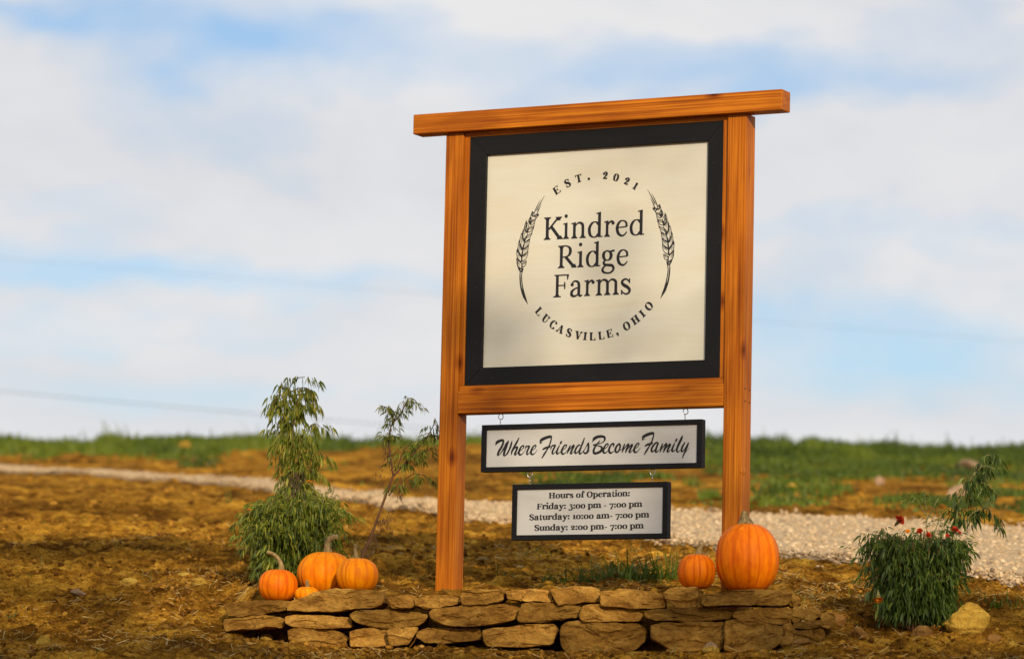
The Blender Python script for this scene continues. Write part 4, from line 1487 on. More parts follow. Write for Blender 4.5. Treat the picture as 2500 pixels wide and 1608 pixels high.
# ------------------------------------------------------------------ dry stone wall
Z4, Z5, Z6 = (500, 1250, .29228), (1100, 1250, .29228), (1600, 1200, .26498)
STONES = [
    (Z4, [(158, 765), (300, 750), (560, 738), (715, 735), (690, 815), (530, 830), (450, 862), (330, 868), (190, 858)]),
    (Z4, [(700, 740), (760, 725), (920, 660), (1100, 640), (1480, 655), (1500, 740), (1480, 770), (1400, 805), (1250, 800), (1080, 822), (860, 825), (690, 815)]),
    (Z4, [(1540, 705), (1700, 690), (1750, 700), (1752, 765), (1720, 792), (1560, 795)]),
    (Z4, [(1755, 725), (1900, 690), (2050, 700), (2140, 720), (2135, 755), (2050, 775), (1860, 805), (1765, 775)]),
    (Z4, [(160, 895), (400, 865), (560, 862), (660, 885), (655, 955), (420, 965), (165, 990)]),
    (Z4, [(668, 870), (740, 858), (1200, 872), (1225, 890), (1225, 960), (980, 965), (730, 955), (675, 925)]),
    (Z4, [(1215, 845), (1270, 815), (1500, 822), (1800, 825), (1860, 850), (1850, 905), (1780, 945), (1530, 965), (1400, 948), (1260, 905), (1220, 870)]),
    (Z5, [(-185, 855), (-150, 805), (0, 790), (150, 775), (500, 760), (610, 765), (580, 800), (560, 885), (400, 920), (50, 950), (-60, 935), (-170, 880)]),
    (Z4, [(690, 985), (760, 960), (1050, 980), (1130, 1000), (1185, 1060), (1150, 1120), (720, 1110)]),
    (Z4, [(1215, 1000), (1300, 975), (1500, 970), (1525, 1000), (1530, 1110), (1215, 1120)]),
    (Z4, [(1530, 985), (1640, 965), (1770, 965), (1765, 1000), (1700, 1090), (1560, 1110), (1535, 1050)]),
    (Z4, [(1775, 1000), (1830, 968), (2290, 968), (2305, 990), (2300, 1065), (2000, 1085), (1850, 1085), (1775, 1040)]),
    (Z5, [(95, 680), (180, 655), (430, 645), (450, 690), (430, 735), (300, 755), (105, 770), (95, 735)]),
    (Z5, [(460, 655), (700, 640), (815, 655), (840, 690), (820, 750), (740, 745), (480, 715)]),
    (Z5, [(838, 645), (1050, 622), (1210, 628), (1250, 660), (1250, 750), (1110, 740), (905, 775), (870, 720)]),
    (Z5, [(1255, 660), (1400, 645), (1700, 665), (1760, 690), (1790, 730), (1790, 800), (1540, 795), (1265, 780)]),
    (Z5, [(1780, 670), (1840, 635), (2060, 625), (2070, 780), (1990, 795), (1900, 790), (1800, 715)]),
    (Z5, [(600, 770), (680, 752), (1090, 785), (1100, 820), (1060, 875), (940, 890), (580, 925), (560, 895)]),
    (Z5, [(1105, 785), (1180, 770), (1520, 810), (1605, 850), (1580, 905), (1290, 905), (1130, 910), (1080, 870)]),
    (Z5, [(1625, 830), (1700, 810), (2100, 797), (2340, 800), (2350, 890), (2100, 905), (1700, 895), (1640, 870)]),
    (Z5, [(270, 980), (400, 965), (840, 930), (880, 960), (870, 1020), (830, 1110), (300, 1120)]),
    (Z5, [(930, 940), (1000, 910), (1580, 930), (1640, 960), (1630, 1060), (1500, 1180), (1200, 1195), (980, 1185), (925, 1080)]),
    (Z5, [(1680, 945), (1760, 925), (2290, 915), (2290, 1000), (2265, 1145), (1850, 1160), (1800, 1110), (1680, 1050)]),
    (Z6, [(430, 950), (620, 915), (900, 905), (1240, 915), (1255, 930), (1230, 1025), (1180, 1045), (900, 1035), (640, 1040), (440, 1050)]),
    (Z6, [(1244, 925), (1310, 985), (1335, 1025), (1300, 1048), (1244, 1040)]),
    (Z6, [(722, 1100), (900, 1085), (990, 1075), (1180, 1065), (1260, 1080), (1260, 1160), (1190, 1215), (1090, 1210), (800, 1170), (728, 1150)]),
    (Z6, [(1268, 1075), (1340, 1060), (1370, 1090), (1365, 1150), (1290, 1200), (1262, 1190)]),
    (Z6, [(1374, 1080), (1480, 1065), (1525, 1130), (1450, 1180), (1374, 1170)]),
    (Z6, [(1275, 1210), (1400, 1195), (1520, 1180), (1520, 1230), (1420, 1255), (1290, 1250)]),
    (Z6, [(655, 1190), (720, 1180), (1000, 1210), (1170, 1250), (1160, 1370), (1030, 1470), (900, 1480), (640, 1455)]),
    (Z6, [(1175, 1240), (1240, 1215), (1280, 1270), (1250, 1420), (1175, 1430), (1145, 1380), (1162, 1300)]),
    (Z6, [(1278, 1290), (1430, 1265), (1436, 1300), (1434, 1440), (1280, 1420)]),
    (Z6, [(1442, 1275), (1520, 1245), (1560, 1300), (1565, 1420), (1442, 1440)]),
    (Z6, [(1532, 1130), (1640, 1110), (1655, 1210), (1590, 1255), (1532, 1235)]),
    (Z6, [(400, 960), (425, 945), (432, 1050), (398, 1052)]),
]


def stone_mesh(outline, depth, seed, rough=1.0):
    """outline: list of (x, z) around the face; face looks towards -y"""
    P = np.array(outline, dtype=float)
    d = np.linalg.norm(np.roll(P, -1, 0) - P, axis=1)
    n = 48
    cum = np.concatenate([[0], np.cumsum(d)])
    tt = np.linspace(0, cum[-1], n, endpoint=False)
    Pc = np.vstack([P, P[:1]])
    R0 = np.stack([np.interp(tt, cum, Pc[:, 0]), np.interp(tt, cum, Pc[:, 1])], 1)
    R0 = 0.16 * np.roll(R0, 1, 0) + 0.68 * R0 + 0.16 * np.roll(R0, -1, 0)
    R0 = R0.mean(0) + (R0 - R0.mean(0)) * (1 + 0.0052 / np.maximum(np.linalg.norm(R0 - R0.mean(0), axis=1), 0.02))[:, None]
    c = R0.mean(0)
    size = min(np.ptp(P[:, 0]), np.ptp(P[:, 1]))

    def inset(R_, a):      # shrink by a metres
        v = c - R_
        ln = np.maximum(np.linalg.norm(v, axis=1), 1e-6)[:, None]
        e = np.minimum(a / ln, 0.75)
        return R_ + v * e
    e = min(0.055 * size, 0.005)
    rings = [(inset(R0, e * 1.8), depth), (inset(R0, e * 0.4), depth * 0.85), (R0, depth * 0.5), (R0, e * 1.3), (inset(R0, e * 0.35), e * 0.35), (inset(R0, e * 1.1), 0.0)]
    V = []
    for ring, y in rings:
        for x, z in ring:
            V.append(Vector((x, y, z)))
    inner = rings[-1][0]
    for f in (0.86, 0.72, 0.58, 0.44, 0.3, 0.15):
        for x, z in c + (inner - c) * f:
            V.append(Vector((x, -0.012 * size * (1 - f), z)))
    V.append(Vector((c[0], -0.012 * size, c[1])))
    V.append(Vector((c[0], depth, c[1])))
    nr = len(rings) + 6
    Fc = []
    for r in range(nr - 1):
        for k in range(n):
            k2 = (k + 1) % n
            Fc.append((r * n + k, (r + 1) * n + k, (r + 1) * n + k2, r * n + k2))
    for k in range(n):
        k2 = (k + 1) % n
        Fc.append(((nr - 1) * n + k, len(V) - 2, (nr - 1) * n + k2))
        Fc.append((k2, len(V) - 1, k))
    so = Vector((seed * 3.7, seed * 1.9, seed * 5.3))
    for v in V:
        q = v * 14 + so
        k = rough * min(1.0, size / 0.06)
        g1 = mnoise.noise_vector(q)
        g2 = mnoise.noise_vector(v * 45 + so)
        g3 = mnoise.noise_vector(v * 110 + so)
        v += Vector((g1.x * 0.0050, g1.y * 0.0180, g1.z * 0.0050)) * k + g2 * 0.0038 * k + g3 * 0.0016 * k
        # a ledge broken across the face
        led = mnoise.noise(Vector((v.x * 9, 0, v.z * 26)) + so)
        v.y += 0.009 * k * (1 if led > 0.10 else 0)
    return [v[:] for v in V], Fc


wall = empty('stone_wall', (0, 16.08, 0))
tag(wall, 'low dry stacked wall of flat brown sandstones under the farm sign', 'wall')
for i, (z, pts_) in enumerate(STONES):
    ox, oy, s = z
    src = [(ox + x * s, oy + y * s) for x, y in pts_]
    mx = sum(p[0] for p in src) / len(src)
    xg = (mx - 1250) / F_PX * 16.1
    yd = float(wall_y(xg)) + 0.012 * math.sin(i * 2.4)
    outl = [at(px, py, yd) for px, py in src]
    cx_ = sum(p.x for p in outl) / len(outl)
    cz_ = sum(p.z for p in outl) / len(outl)
    loc_ = Vector((cx_, yd, cz_))
    V, Fc = stone_mesh([(p.x - cx_, p.z - cz_) for p in outl], 0.17 + 0.05 * ((i * 37) % 10) / 10, i)
    o = link('stone', mesh_from('stone', V, Fc, False), M['stone'], wall)
    o.location = loc_ - Vector(wall.location)
    o.rotation_euler = (0, 0, math.atan(-0.18) * (0.5 + 0.5 * math.sin(i * 1.7)) * 0.6)


# ------------------------------------------------------------------ loose rocks
def rock(px, py, wpx, hpx, mat, label, name='rock', seed=1, deep=0.8, sub=3, sink=0.25, depth=None):
    p = hit(px, py) if depth is None else at(px, py, depth)
    m_px = p.y / F_PX
    w_, h_ = wpx * m_px / 2, hpx * m_px / (2 - 2 * sink)
    bm = bmesh.new()
    bmesh.ops.create_icosphere(bm, subdivisions=sub, radius=1.0)
    so = Vector((seed * 7.1, seed * 3.3, seed * 2.7))
    for v in bm.verts:
        q = v.co.copy()
        # chipped planes
        for k in range(7):
            a = mnoise.random_unit_vector() if False else Vector((math.sin(seed * 3 + k * 2.3), math.cos(seed * 1.3 + k * 1.7), math.sin(seed + k * 4.1))).normalized()
            lim = 0.70 + 0.18 * math.sin(seed * 5 + k * 3.3)
            dd = q.dot(a) - lim
            if dd > 0:
                q -= a * dd * 0.85
        q += mnoise.noise_vector(v.co * 2.2 + so) * 0.12 + mnoise.noise_vector(v.co * 7 + so) * 0.04
        v.co = Vector((q.x * w_, q.y * w_ * deep, q.z * h_))
    o = bm_to(name, bm, M[mat])
    o.location = (p.x, p.y + w_ * deep * 0.3, p.z + h_ * (1 - 2 * sink))
    o.rotation_euler = (0, 0, 0)
    tag(o, label, 'rock', 'loose rocks around the sign')
    return o


rock(2362, 1570, 108, 72, 'rock_gold', 'large golden yellow boulder half buried beside the right marigold bush', 'boulder', 3, 0.8, 4, 0.2)
rock(2253, 1572, 62, 34, 'rock_brown', 'brown angular rock at the foot of the right marigold bush', 'rock', 5)
rock(2428, 1582, 36, 24, 'rock_brown', 'small dark rock just right of the golden boulder', 'rock', 8)
rock(1733, 1596, 40, 30, 'rock_pale', 'grey tan cobble in front of the wall below the big pumpkin', 'rock', 11)
rock(1735, 1612, 44, 18, 'rock_gold', 'flat golden stone at the bottom edge, below the grey tan cobble', 'rock', 13)
rock(1960, 1590, 46, 20, 'rock_brown', 'low tan rock at the right foot of the stone wall', 'rock', 17)
rock(1910, 1580, 28, 14, 'rock_gold', 'small ochre rock against the wall foot left of the low tan rock', 'rock', 19)
rock(1555, 1608, 60, 16, 'rock_gold', 'flat yellow stone slab at the bottom edge before the wall centre', 'rock', 23)
rock(2100, 1570, 46, 28, 'rock_brown', 'round brown clod like rock between wall and marigold bush', 'rock', 29)
rock(2048, 1532, 44, 36, 'rock_brown', 'dark brown rock at the shaded end of the stone wall', 'rock', 27)
rock(485, 1433, 40, 20, 'rock_gold', 'bright yellow rock on the soil left of the pumpkins', 'rock', 31)
rock(455, 1415, 62, 18, 'rock_gold', 'long low yellow rock behind the bright yellow one', 'rock', 37)
rock(315, 1425, 44, 18, 'rock_gold', 'ochre flat rock on the soil at mid left', 'rock', 41)
rock(190, 1450, 44, 16, 'rock_pale', 'flat greyish slab lying on the soil at far left', 'rock', 43)
rock(105, 1580, 40, 26, 'rock_gold', 'golden stone low at the left edge of the picture', 'rock', 47)
rock(655, 1535, 34, 18, 'rock_brown', 'reddish brown rock against the left foot of the wall', 'rock', 53)
rock(640, 1415, 46, 26, 'rock_brown', 'brown rock behind the leftmost pumpkin', 'rock', 51)
rock(650, 1562, 34, 14, 'rock_gold', 'small wedge of ochre rock in front of the wall on the left', 'rock', 57)
rock(452, 1100, 42, 28, 'rock_gold', 'blurred yellow boulder on the far bank at left', 'boulder', 59, 0.8, 3)
rock(2336, 1222, 54, 44, 'rock_pale', 'blurred pinkish block on the far bank behind the right bush', 'boulder', 61, 0.8, 3)
rock(2148, 1183, 28, 22, 'rock_pale', 'small blurred tan boulder high on the far right bank', 'boulder', 67, 0.8, 2)
rock(1935, 1195, 34, 26, 'rock_gold', 'blurred golden boulder on the far bank right of the right post', 'boulder', 71, 0.8, 2)
rock(2370, 1150, 70, 26, 'rock_pale', 'long pale boulder near the crest at far right', 'boulder', 73, 0.8, 2)


# ------------------------------------------------------------------ pumpkins
def pumpkin(px0, px1, py0, py1, depth, ribs, mat, stem_pts, stem_r, label, flatb=0.10, groove=0.055, top=0.10, seed=1, egg=0.0):
    cxp, m_px = (px0 + px1) / 2, depth / F_PX
    w_ = (px1 - px0) * m_px / 2
    h_ = (py1 - py0) * m_px / 2
    c = at(cxp, (py0 + py1) / 2, depth)
    root = empty('pumpkin', (c.x, c.y, c.z - h_))
    tag(root, label, 'pumpkin', 'pumpkins set on the stone wall')
    nu, nv = ribs * 10, 30
    V, Fc, att = [], [], []
    for j in range(nv + 1):
        ph = math.pi * j / nv
        for i in range(nu):
            th = 2 * math.pi * i / nu
            t = (i % 10) / 10.0
            rib = abs(math.sin(math.pi * t))
            ribi = i // 10
            gr = 1 - groove * (1 - rib ** 0.55) * math.sin(ph) ** 0.5
            gr *= 1 + 0.02 * math.sin(ribi * 2.9 + seed) + 0.015 * math.sin(th * 2 + seed)
            r = math.sin(ph) ** 0.86 * gr * w_ * (1 + egg * math.cos(ph))
            zz = math.cos(ph)
            zz = math.copysign(abs(zz) ** 0.92, zz) * h_
            # dimple round the stem and a flat base
            zz -= top * h_ * math.exp(-(r / w_ / 0.28) ** 2) if ph < math.pi / 2 else 0
            if zz < -h_ * (1 - flatb):
                zz = -h_ * (1 - flatb) + (zz + h_ * (1 - flatb)) * 0.12
            n_ = mnoise.noise(Vector((math.cos(th) * 2, math.sin(th) * 2, ph * 1.3 + seed * 5)))
            r *= 1 + 0.02 * n_
            tw = th + 0.07 * math.sin(3 * th + seed) + 0.05 * math.sin(5 * th + 2.1 * seed) + 0.02 * math.sin(ph * 3 + ribi)
            V.append((r * math.cos(tw), r * math.sin(tw), zz + h_ * (1 - flatb * 0.88)))
    for j in range(nv):
        for i in range(nu):
            i2 = (i + 1) % nu
            Fc.append((j * nu + i, (j + 1) * nu + i, (j + 1) * nu + i2, j * nu + i2))
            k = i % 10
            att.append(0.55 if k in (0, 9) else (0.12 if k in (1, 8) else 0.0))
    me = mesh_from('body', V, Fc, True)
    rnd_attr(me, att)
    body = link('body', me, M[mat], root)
    body.rotation_euler = (0, 0, seed * 0.7)
    # stem
    SV, SF = [], []
    b0 = Vector((0, 0, h_ * (2 - flatb * 0.88) - top * h_ - 0.004))
    P = []
    for k, (sx, sy, sdep) in enumerate(stem_pts):
        q = at(sx, sy, depth + sdep)
        P.append(q - Vector(root.location))
    P[0] = Vector((P[0].x, P[0].y, min(P[0].z, b0.z + 0.002)))
    path = [Vector(q) for q in smooth_path([p[:] for p in P], 5)]
    rad = list(np.interp(np.linspace(0, 1, len(path)), np.linspace(0, 1, len(stem_r)), stem_r))
    tube(SV, SF, path, rad, 15, True, lambda k, i: 1.15 if k % 3 == 0 else 0.86)
    link('stem', mesh_from('stem', SV, SF, True), M['pstem'], root)
    return root


def wd(px, d=0.0):
    return float(wall_y((px - 1250) / F_PX * 16.2)) + d


pumpkin(629.5, 728, 1384, 1466, wd(680, .13), 13, 'pump_b', [(688, 1392, 0), (686, 1378, 0), (679, 1362, 0), (666, 1351, 0), (652, 1347, 0)], [.0125, .0095, .0085, .008, .0085],
        'round orange pumpkin with long curved stem, leftmost on the wall', seed=2, groove=.035)
pumpkin(717.5, 781, 1429, 1468, wd(750, .105), 10, 'pump_a', [(750, 1437, 0), (750, 1426, 0), (749, 1415, 0)], [.010, .0075, .005],
        'tiny flat pumpkin tucked in front of the larger ones on the left', seed=4, groove=.05)
pumpkin(725.5, 864, 1340, 1452, wd(790, .29), 14, 'pump_a', [(800, 1345, 0), (800, 1330, 0), (804, 1316, 0), (816, 1310, 0), (826, 1312, 0)], [.020, .014, .0125, .011, .010],
        'wide bright orange pumpkin with thick hooked stem at the back of the left group', seed=1, groove=.035, top=.06)
pumpkin(820.5, 924, 1356, 1444, wd(870, .13), 12, 'pump_a', [(871, 1364, 0), (869, 1350, 0), (867, 1338, 0), (869, 1327, 0)], [.011, .007, .006, .009],
        'pale orange pumpkin with thin upright stem, rightmost of the left group', seed=3, groove=.03)
pumpkin(1653.5, 1748, 1346, 1436, wd(1700, .11), 14, 'pump_b', [(1705, 1353, 0), (1708, 1341, 0), (1714, 1328, 0)], [.0145, .0110, .0105],
        'small red orange pumpkin touching the tall pumpkin at the right post', seed=5, groove=.035, egg=-.02)
pumpkin(1746, 1902, 1268, 1442, wd(1824, .14), 15, 'pump_b', [(1819, 1271, 0), (1818, 1265, 0), (1818, 1257, 0), (1819, 1247, 0)], [.034, .021, .0135, .0125],
        'largest pumpkin, tall and oval, in front of the right post', seed=6, groove=.016, top=.03)


# ------------------------------------------------------------------ marigolds
class Leaves:
    def __init__(self):
        self.V, self.F, self.r = [], [], []

    def leaf(self, p, d, ln, w, curl, rv, side):
        b = len(self.V)
        p = p.copy()
        d = d.normalized()
        for k, wf in enumerate((0.35, 1.0, 0.75, 0.05)):
            self.V.append(p + side * w * wf)
            self.V.append(p - side * w * wf)
            d = (d + Vector((0, 0, -curl))).normalized()
            p = p + d * (ln / 3)
        for k in range(3):
            self.F.append((b + 2 * k, b + 2 * k + 1, b + 2 * k + 3, b + 2 * k + 2))
            self.r.append(rv)

    def spray(self, p, d, ln, n, size, droop, tone):
        """a pinnate leaf: rachis arcs out and hangs, leaflets along it"""
        p = p.copy()
        d = d.normalized()
        for k in range(n):
            t = k / max(1, n - 1)
            d = (d + Vector((0, 0, -droop * (0.25 + 0.5 * t)))).normalized()
            p = p + d * (ln / n)
            for s in (-1, 1):
                sd_ = Vector((random.gauss(0, 1), random.gauss(0, 1), random.gauss(0, .3)))
                sp_ = .22 if random.random() < .65 else .7
                ld = Vector((random.gauss(0, sp_), random.gauss(0, sp_), -1.0 if droop > .25 else random.uniform(-.9, .4)))
                ld = ld * 0.9 + d * (0.25 if droop > .25 else 0.55)
                self.leaf(p, ld, size * random.uniform(0.55, 1.4), size * random.uniform(0.04, 0.085), random.uniform(.1, .45),
                          min(1, max(0, random.gauss(tone, 0.28))), sd_.cross(ld).normalized())
        self.leaf(p, d, size * 1.2, size * 0.12, .3, min(1, max(0, random.gauss(tone, 0.2))), d.cross(Vector((random.random(), random.random(), .2))).normalized())

    def build(self, name, mat, parent, loc_):
        o = link(name, mesh_from(name, [tuple(v - loc_) for v in self.V], self.F, True), mat, parent)
        rnd_attr(o.data, self.r)
        return o


def stem_obj(name, paths, mat, parent, loc_):
    V, Fc = [], []
    for path, r0, r1 in paths:
        P = [Vector(q) for q in smooth_path([tuple(p) for p in path], 6)]
        rr = list(np.linspace(r0, r1, len(P)))
        tube(V, Fc, P, rr, 6)
    return link(name, mesh_from(name, [tuple(Vector(v) - loc_) for v in V], Fc, True), mat, parent)


def flower(parent, p, r, mat, loc_, face=Vector((0, -.5, .8)), ruffle=3):
    V, Fc = [], []
    face = face.normalized()
    a = face.cross(Vector((0.3, 1, .2))).normalized()
    b = face.cross(a)
    for ring in range(ruffle):
        n_ = 11 - ring * 2
        rr = r * (1 - 0.27 * ring)
        for k in range(n_):
            w0 = 2 * math.pi * (k + 0.37 * ring) / n_
            dv = a * math.cos(w0) + b * math.sin(w0)
            tv = face.cross(dv)
            lift = face * (0.10 + 0.22 * ring + random.uniform(-.12, .12)) * r
            base = len(V)
            for t, wf in ((0.15, .10), (0.6, .24), (0.92, .26), (1.0, .14)):
                q = p + dv * rr * t + lift * (0.4 + t) + face * r * 0.10 * math.sin(t * 5 + k)
                V.append(q + tv * rr * wf)
                V.append(q - tv * rr * wf)
            for t in range(3):
                Fc.append((base + 2 * t, base + 2 * t + 1, base + 2 * t + 3, base + 2 * t + 2))
    f = link('flower', mesh_from('flower', [tuple(v - loc_) for v in V], Fc, True), M[mat], parent)
    V, Fc = [], []
    tube(V, Fc, [p - face * r * 1.5, p - face * r * 0.8, p + face * r * 0.05], [r * 0.10, r * 0.30, r * 0.42], 8)
    link('calyx', mesh_from('calyx', [tuple(Vector(v) - loc_) for v in V], Fc, True), M['stem_g'], f)
    return f


def path3(pts_, z, depth, spread=0.05, seed=0):
    ox, oy, s = z
    rr = random.Random(seed)
    dd = rr.uniform(-spread, spread)
    return [at(ox + x * s, oy + y * s, depth + dd * i / max(1, len(pts_) - 1)) for i, (x, y) in enumerate(pts_)]


ZA = (500, 900, .25974)
ZR = (2000, 1080, .34294)


def dress(lv, paths, step, size, tone, ln=(0.04, 0.08), droop=.5, skip=0.1, n=(3, 5), start=0.0):
    for P in paths:
        Q = [Vector(q) for q in smooth_path([tuple(p) for p in P], 10)]
        acc, tot = 0, sum((Q[i + 1] - Q[i]).length for i in range(len(Q) - 1))
        run = 0
        for i in range(len(Q) - 1):
            seg = (Q[i + 1] - Q[i]).length
            run += seg
            acc += seg
            if run / tot < start:
                continue
            while acc > step:
                acc -= step
                if random.random() < skip:
                    continue
                a = random.uniform(0, 2 * math.pi)
                d = Vector((math.cos(a), math.sin(a) * .8, random.uniform(0.0, .7)))
                lv.spray(Q[i], d, random.uniform(*ln), random.randint(*n), size, droop, tone)


def bush_stems(base, pxc, half, rows, depth, z_top, count, seed):
    """stems rising from the base, fanning out and nodding over"""
    rr = random.Random(seed)
    out = []
    for i in range(count):
        a = rr.uniform(0, 2 * math.pi)
        rad = half * math.sqrt(rr.uniform(0.02, 1))
        h = (z_top - base.z) * (1.0 - 0.14 * (rad / half) ** 2) * rr.uniform(0.50, 1.0)
        dx, dy = math.cos(a) * rad, math.sin(a) * rad * 0.75
        p0 = base + Vector((dx * 0.08, dy * 0.08, -0.01))
        p1 = base + Vector((dx * 0.45 + rr.gauss(0, .01), dy * 0.45, h * 0.6))
        p2 = base + Vector((dx * 0.85, dy * 0.85, h))
        p3 = base + Vector((dx * 1.06, dy * 1.06, h - rr.uniform(0.01, 0.06)))
        out.append([p0, p1, p2, p3])
    return out


# tall marigold behind the left pumpkins
base = hit(708, 1386)
base.y = 16.95
base = Vector((at(708, 1386, 16.95).x, 16.95, gz1(at(708, 1386, 16.95).x, 16.95)))
tallm = empty('marigold_plant', base)
tag(tallm, 'tall drooping marigold plant behind the left pumpkins', 'marigold', 'marigold plants')
DP = base.y
tp = [path3(p, ZA, DP, .08, k) for k, p in enumerate((
    [(800, 1850), (840, 1500), (870, 1150), (795, 700), (750, 450), (785, 210), (865, 95), (940, 78)],
    [(870, 1120), (830, 650), (850, 450), (920, 350), (1050, 322)],
    [(760, 480), (795, 260), (720, 135)],
    [(770, 560), (740, 300), (690, 250), (625, 390)],
    [(800, 220), (890, 182), (980, 192), (1012, 280)],
    [(870, 720), (955, 575), (1040, 515), (1095, 560)],
    [(900, 1050), (990, 880), (1060, 770), (1150, 870)],
    [(790, 690), (680, 610), (622, 570)],
    [(800, 760), (690, 700), (640, 800)],
    [(840, 950), (760, 820), (690, 880)],
    [(880, 1080), (800, 980), (745, 1030)],
    [(880, 1120), (940, 960), (1010, 960), (1090, 1000)],
    [(850, 420), (880, 280), (960, 240)],
    [(880, 900), (905, 700), (960, 640)],
    [(865, 1250), (770, 1100), (720, 1160)], [(865, 1280), (960, 1130), (1060, 1160)], [(860, 1350), (700, 1180), (640, 1260)], [(870, 1350), (1010, 1170), (1120, 1270)]))]
lv = Leaves()
dress(lv, tp[:1], 0.0105, 0.044, .64, (.05, .11), .55, .10, (3, 5), .26)
dress(lv, tp[1:], 0.0080, 0.044, .66, (.025, .07), .7, .15, (3, 5))
bs = bush_stems(base, 708, 0.205, None, DP, at(720, 1190, DP).z, 125, 3)
dress(lv, bs, 0.021, 0.040, .46, (.05, .12), .5, .08, (3, 6), .36)
dress(lv, [q[2:] + [q[3] + Vector((random.gauss(0, .03), random.gauss(0, .02), .03))] for q in bs], 0.02, 0.024, .6, (.03, .07), .1, .1, (3, 4), .2)
side = [path3(p, ZA, DP, .05, 50 + k) for k, p in enumerate((
    [(800, 1800), (500, 1600), (420, 1360), (410, 1320)], [(420, 1370), (360, 1390), (330, 1480)], [(430, 1350), (470, 1300), (490, 1340)],
    [(850, 1750), (1100, 1400), (1240, 1240), (1310, 1250)], [(1150, 1400), (1330, 1340), (1420, 1450)], [(1100, 1350), (1200, 1180), (1215, 1110)]))]
dress(lv, side, 0.013, 0.026, .55, (.03, .06), .5, .1, (2, 4), .35)
lv.build('foliage', M['leaf_a'], tallm, base)
stem_obj('stem', [(tp[0], .0055, .0015)] + [(p, .0028, .0009) for p in tp[1:]], M['stem'], tallm, base)
stem_obj('side_stems', [(p, .003, .001) for p in bs + side], M['stem_g'], tallm, base)
# withered leaves hanging low on the tall stem
dry = Leaves()
for k in range(150):
    p = at(500 + random.gauss(845, 45) * .25974, 900 + random.uniform(950, 1210) * .25974, DP - random.uniform(0.0, .06))
    dry.leaf(p, Vector((random.gauss(0, .4), random.gauss(0, .4), -1)), random.uniform(.015, .035), .0016, .5, .5, Vector((1, .3, 0)))
dry.build('withered_leaves', M['dry'], tallm, base)
for fx_, fy_, r_ in ((980, 1062, .013), (415, 1326, .012)):
    flower(tallm, at(500 + fx_ * .25974, 900 + fy_ * .25974, DP - .06), r_, 'petal_o', base, Vector((0, -.2, 1)), 2)

# thin leaning marigold beside the left post
base = at(878, 1372, 16.9)
base.z = gz1(base.x, 16.9)
lean = empty('marigold_plant', base)
tag(lean, 'thin half bare marigold leaning towards the left post', 'marigold', 'marigold plants')
DP = 16.9
lp = [path3(p, ZA, DP, .05, 80 + k) for k, p in enumerate((
    [(1460, 1810), (1560, 1580), (1650, 1330), (1740, 1080), (1770, 1000)],
    [(1770, 1000), (1742, 800), (1730, 650), (1760, 520), (1830, 440), (1910, 290), (1975, 295), (2032, 390)],
    [(1775, 490), (1755, 400), (1720, 365), (1640, 342)],
    [(1770, 1010), (1870, 900), (2000, 750), (2125, 580), (2170, 462)],
    [(1885, 895), (2050, 790), (2195, 718)],
    [(1728, 1190), (1830, 1080), (1960, 990), (2070, 1010), (2122, 1090)],
    [(1760, 510), (1790, 450), (1830, 330)],
    [(2080, 650), (2140, 620), (2180, 680)],
    [(1800, 950), (1870, 780), (1930, 710)]))]
lv = Leaves()
dress(lv, lp[1:3], 0.009, 0.030, .6, (.02, .045), .5, .1, (2, 4), .40)
dress(lv, lp[3:], 0.008, 0.032, .5, (.025, .06), .6, .12, (2, 4), .25)
lv.build('foliage', M['leaf_a'], lean, base)
stem_obj('stem', [(lp[0], .0068, .0050), (lp[1], .0048, .0016), (lp[3], .0046, .0014)] + [(p, .0032, .0012) for p in (lp[2], *lp[4:])], M['stem'], lean, base)
dry = Leaves()
for k in range(190):
    if k % 2:
        x, y = random.gauss(1600, 60), random.uniform(1380, 1750)
        x = 1690 - (y - 1300) * .42 + random.gauss(0, 38)
    else:
        x, y = random.choice([(1840, 1180), (1700, 790), (1660, 1000), (1720, 1400)])
        x, y = x + random.gauss(0, 22), y + random.gauss(0, 55)
    p = at(500 + x * .25974, 900 + y * .25974, DP + random.gauss(0, .02))
    dry.leaf(p, Vector((random.gauss(0, .5), random.gauss(0, .4), -.9)), random.uniform(.012, .03), .0013, .6, .5, Vector((1, .3, 0)))
dry.build('withered_leaves', M['dry'], lean, base)

# bushy marigold on the right
base = hit(2232, 1550)
bushm = empty('marigold_plant', base)
tag(bushm, 'dense marigold bush of shade-darkened green with red flowers at the right', 'marigold', 'marigold plants')
DP = base.y
rp = [path3(p, ZR, DP, .06, 120 + k) for k, p in enumerate((
    [(690, 1360), (860, 1000), (968, 600), (1000, 390), (1095, 235), (1185, 95), (1255, 105)],
    [(1010, 420), (1090, 330), (1180, 290), (1285, 380)],
    [(985, 620), (1095, 500), (1210, 470), (1240, 590)],
    [(1060, 290), (1160, 170), (1260, 190)],
    [(985, 480), (1040, 470), (1060, 560)],
    [(740, 1300), (765, 580), (745, 340)],
    [(760, 560), (830, 430), (850, 395)],
    [(760, 520), (690, 400), (670, 420)],
    [(840, 800), (900, 540), (950, 480)],
    [(800, 700), (860, 520), (830, 480)]))]
lv = Leaves()
dress(lv, rp[:1], 0.012, 0.040, .42, (.03, .06), .6, .1, (3, 5), .50)
dress(lv, rp[1:5], 0.011, 0.042, .42, (.03, .06), .6, .1, (3, 5), .15)
dress(lv, rp[5:], 0.015, 0.020, .5, (.03, .06), .1, .1, (3, 4), .55)
half = 0.19
bs = bush_stems(base, 2232, half, None, DP, at(2232, 1292, DP).z, 105, 9)
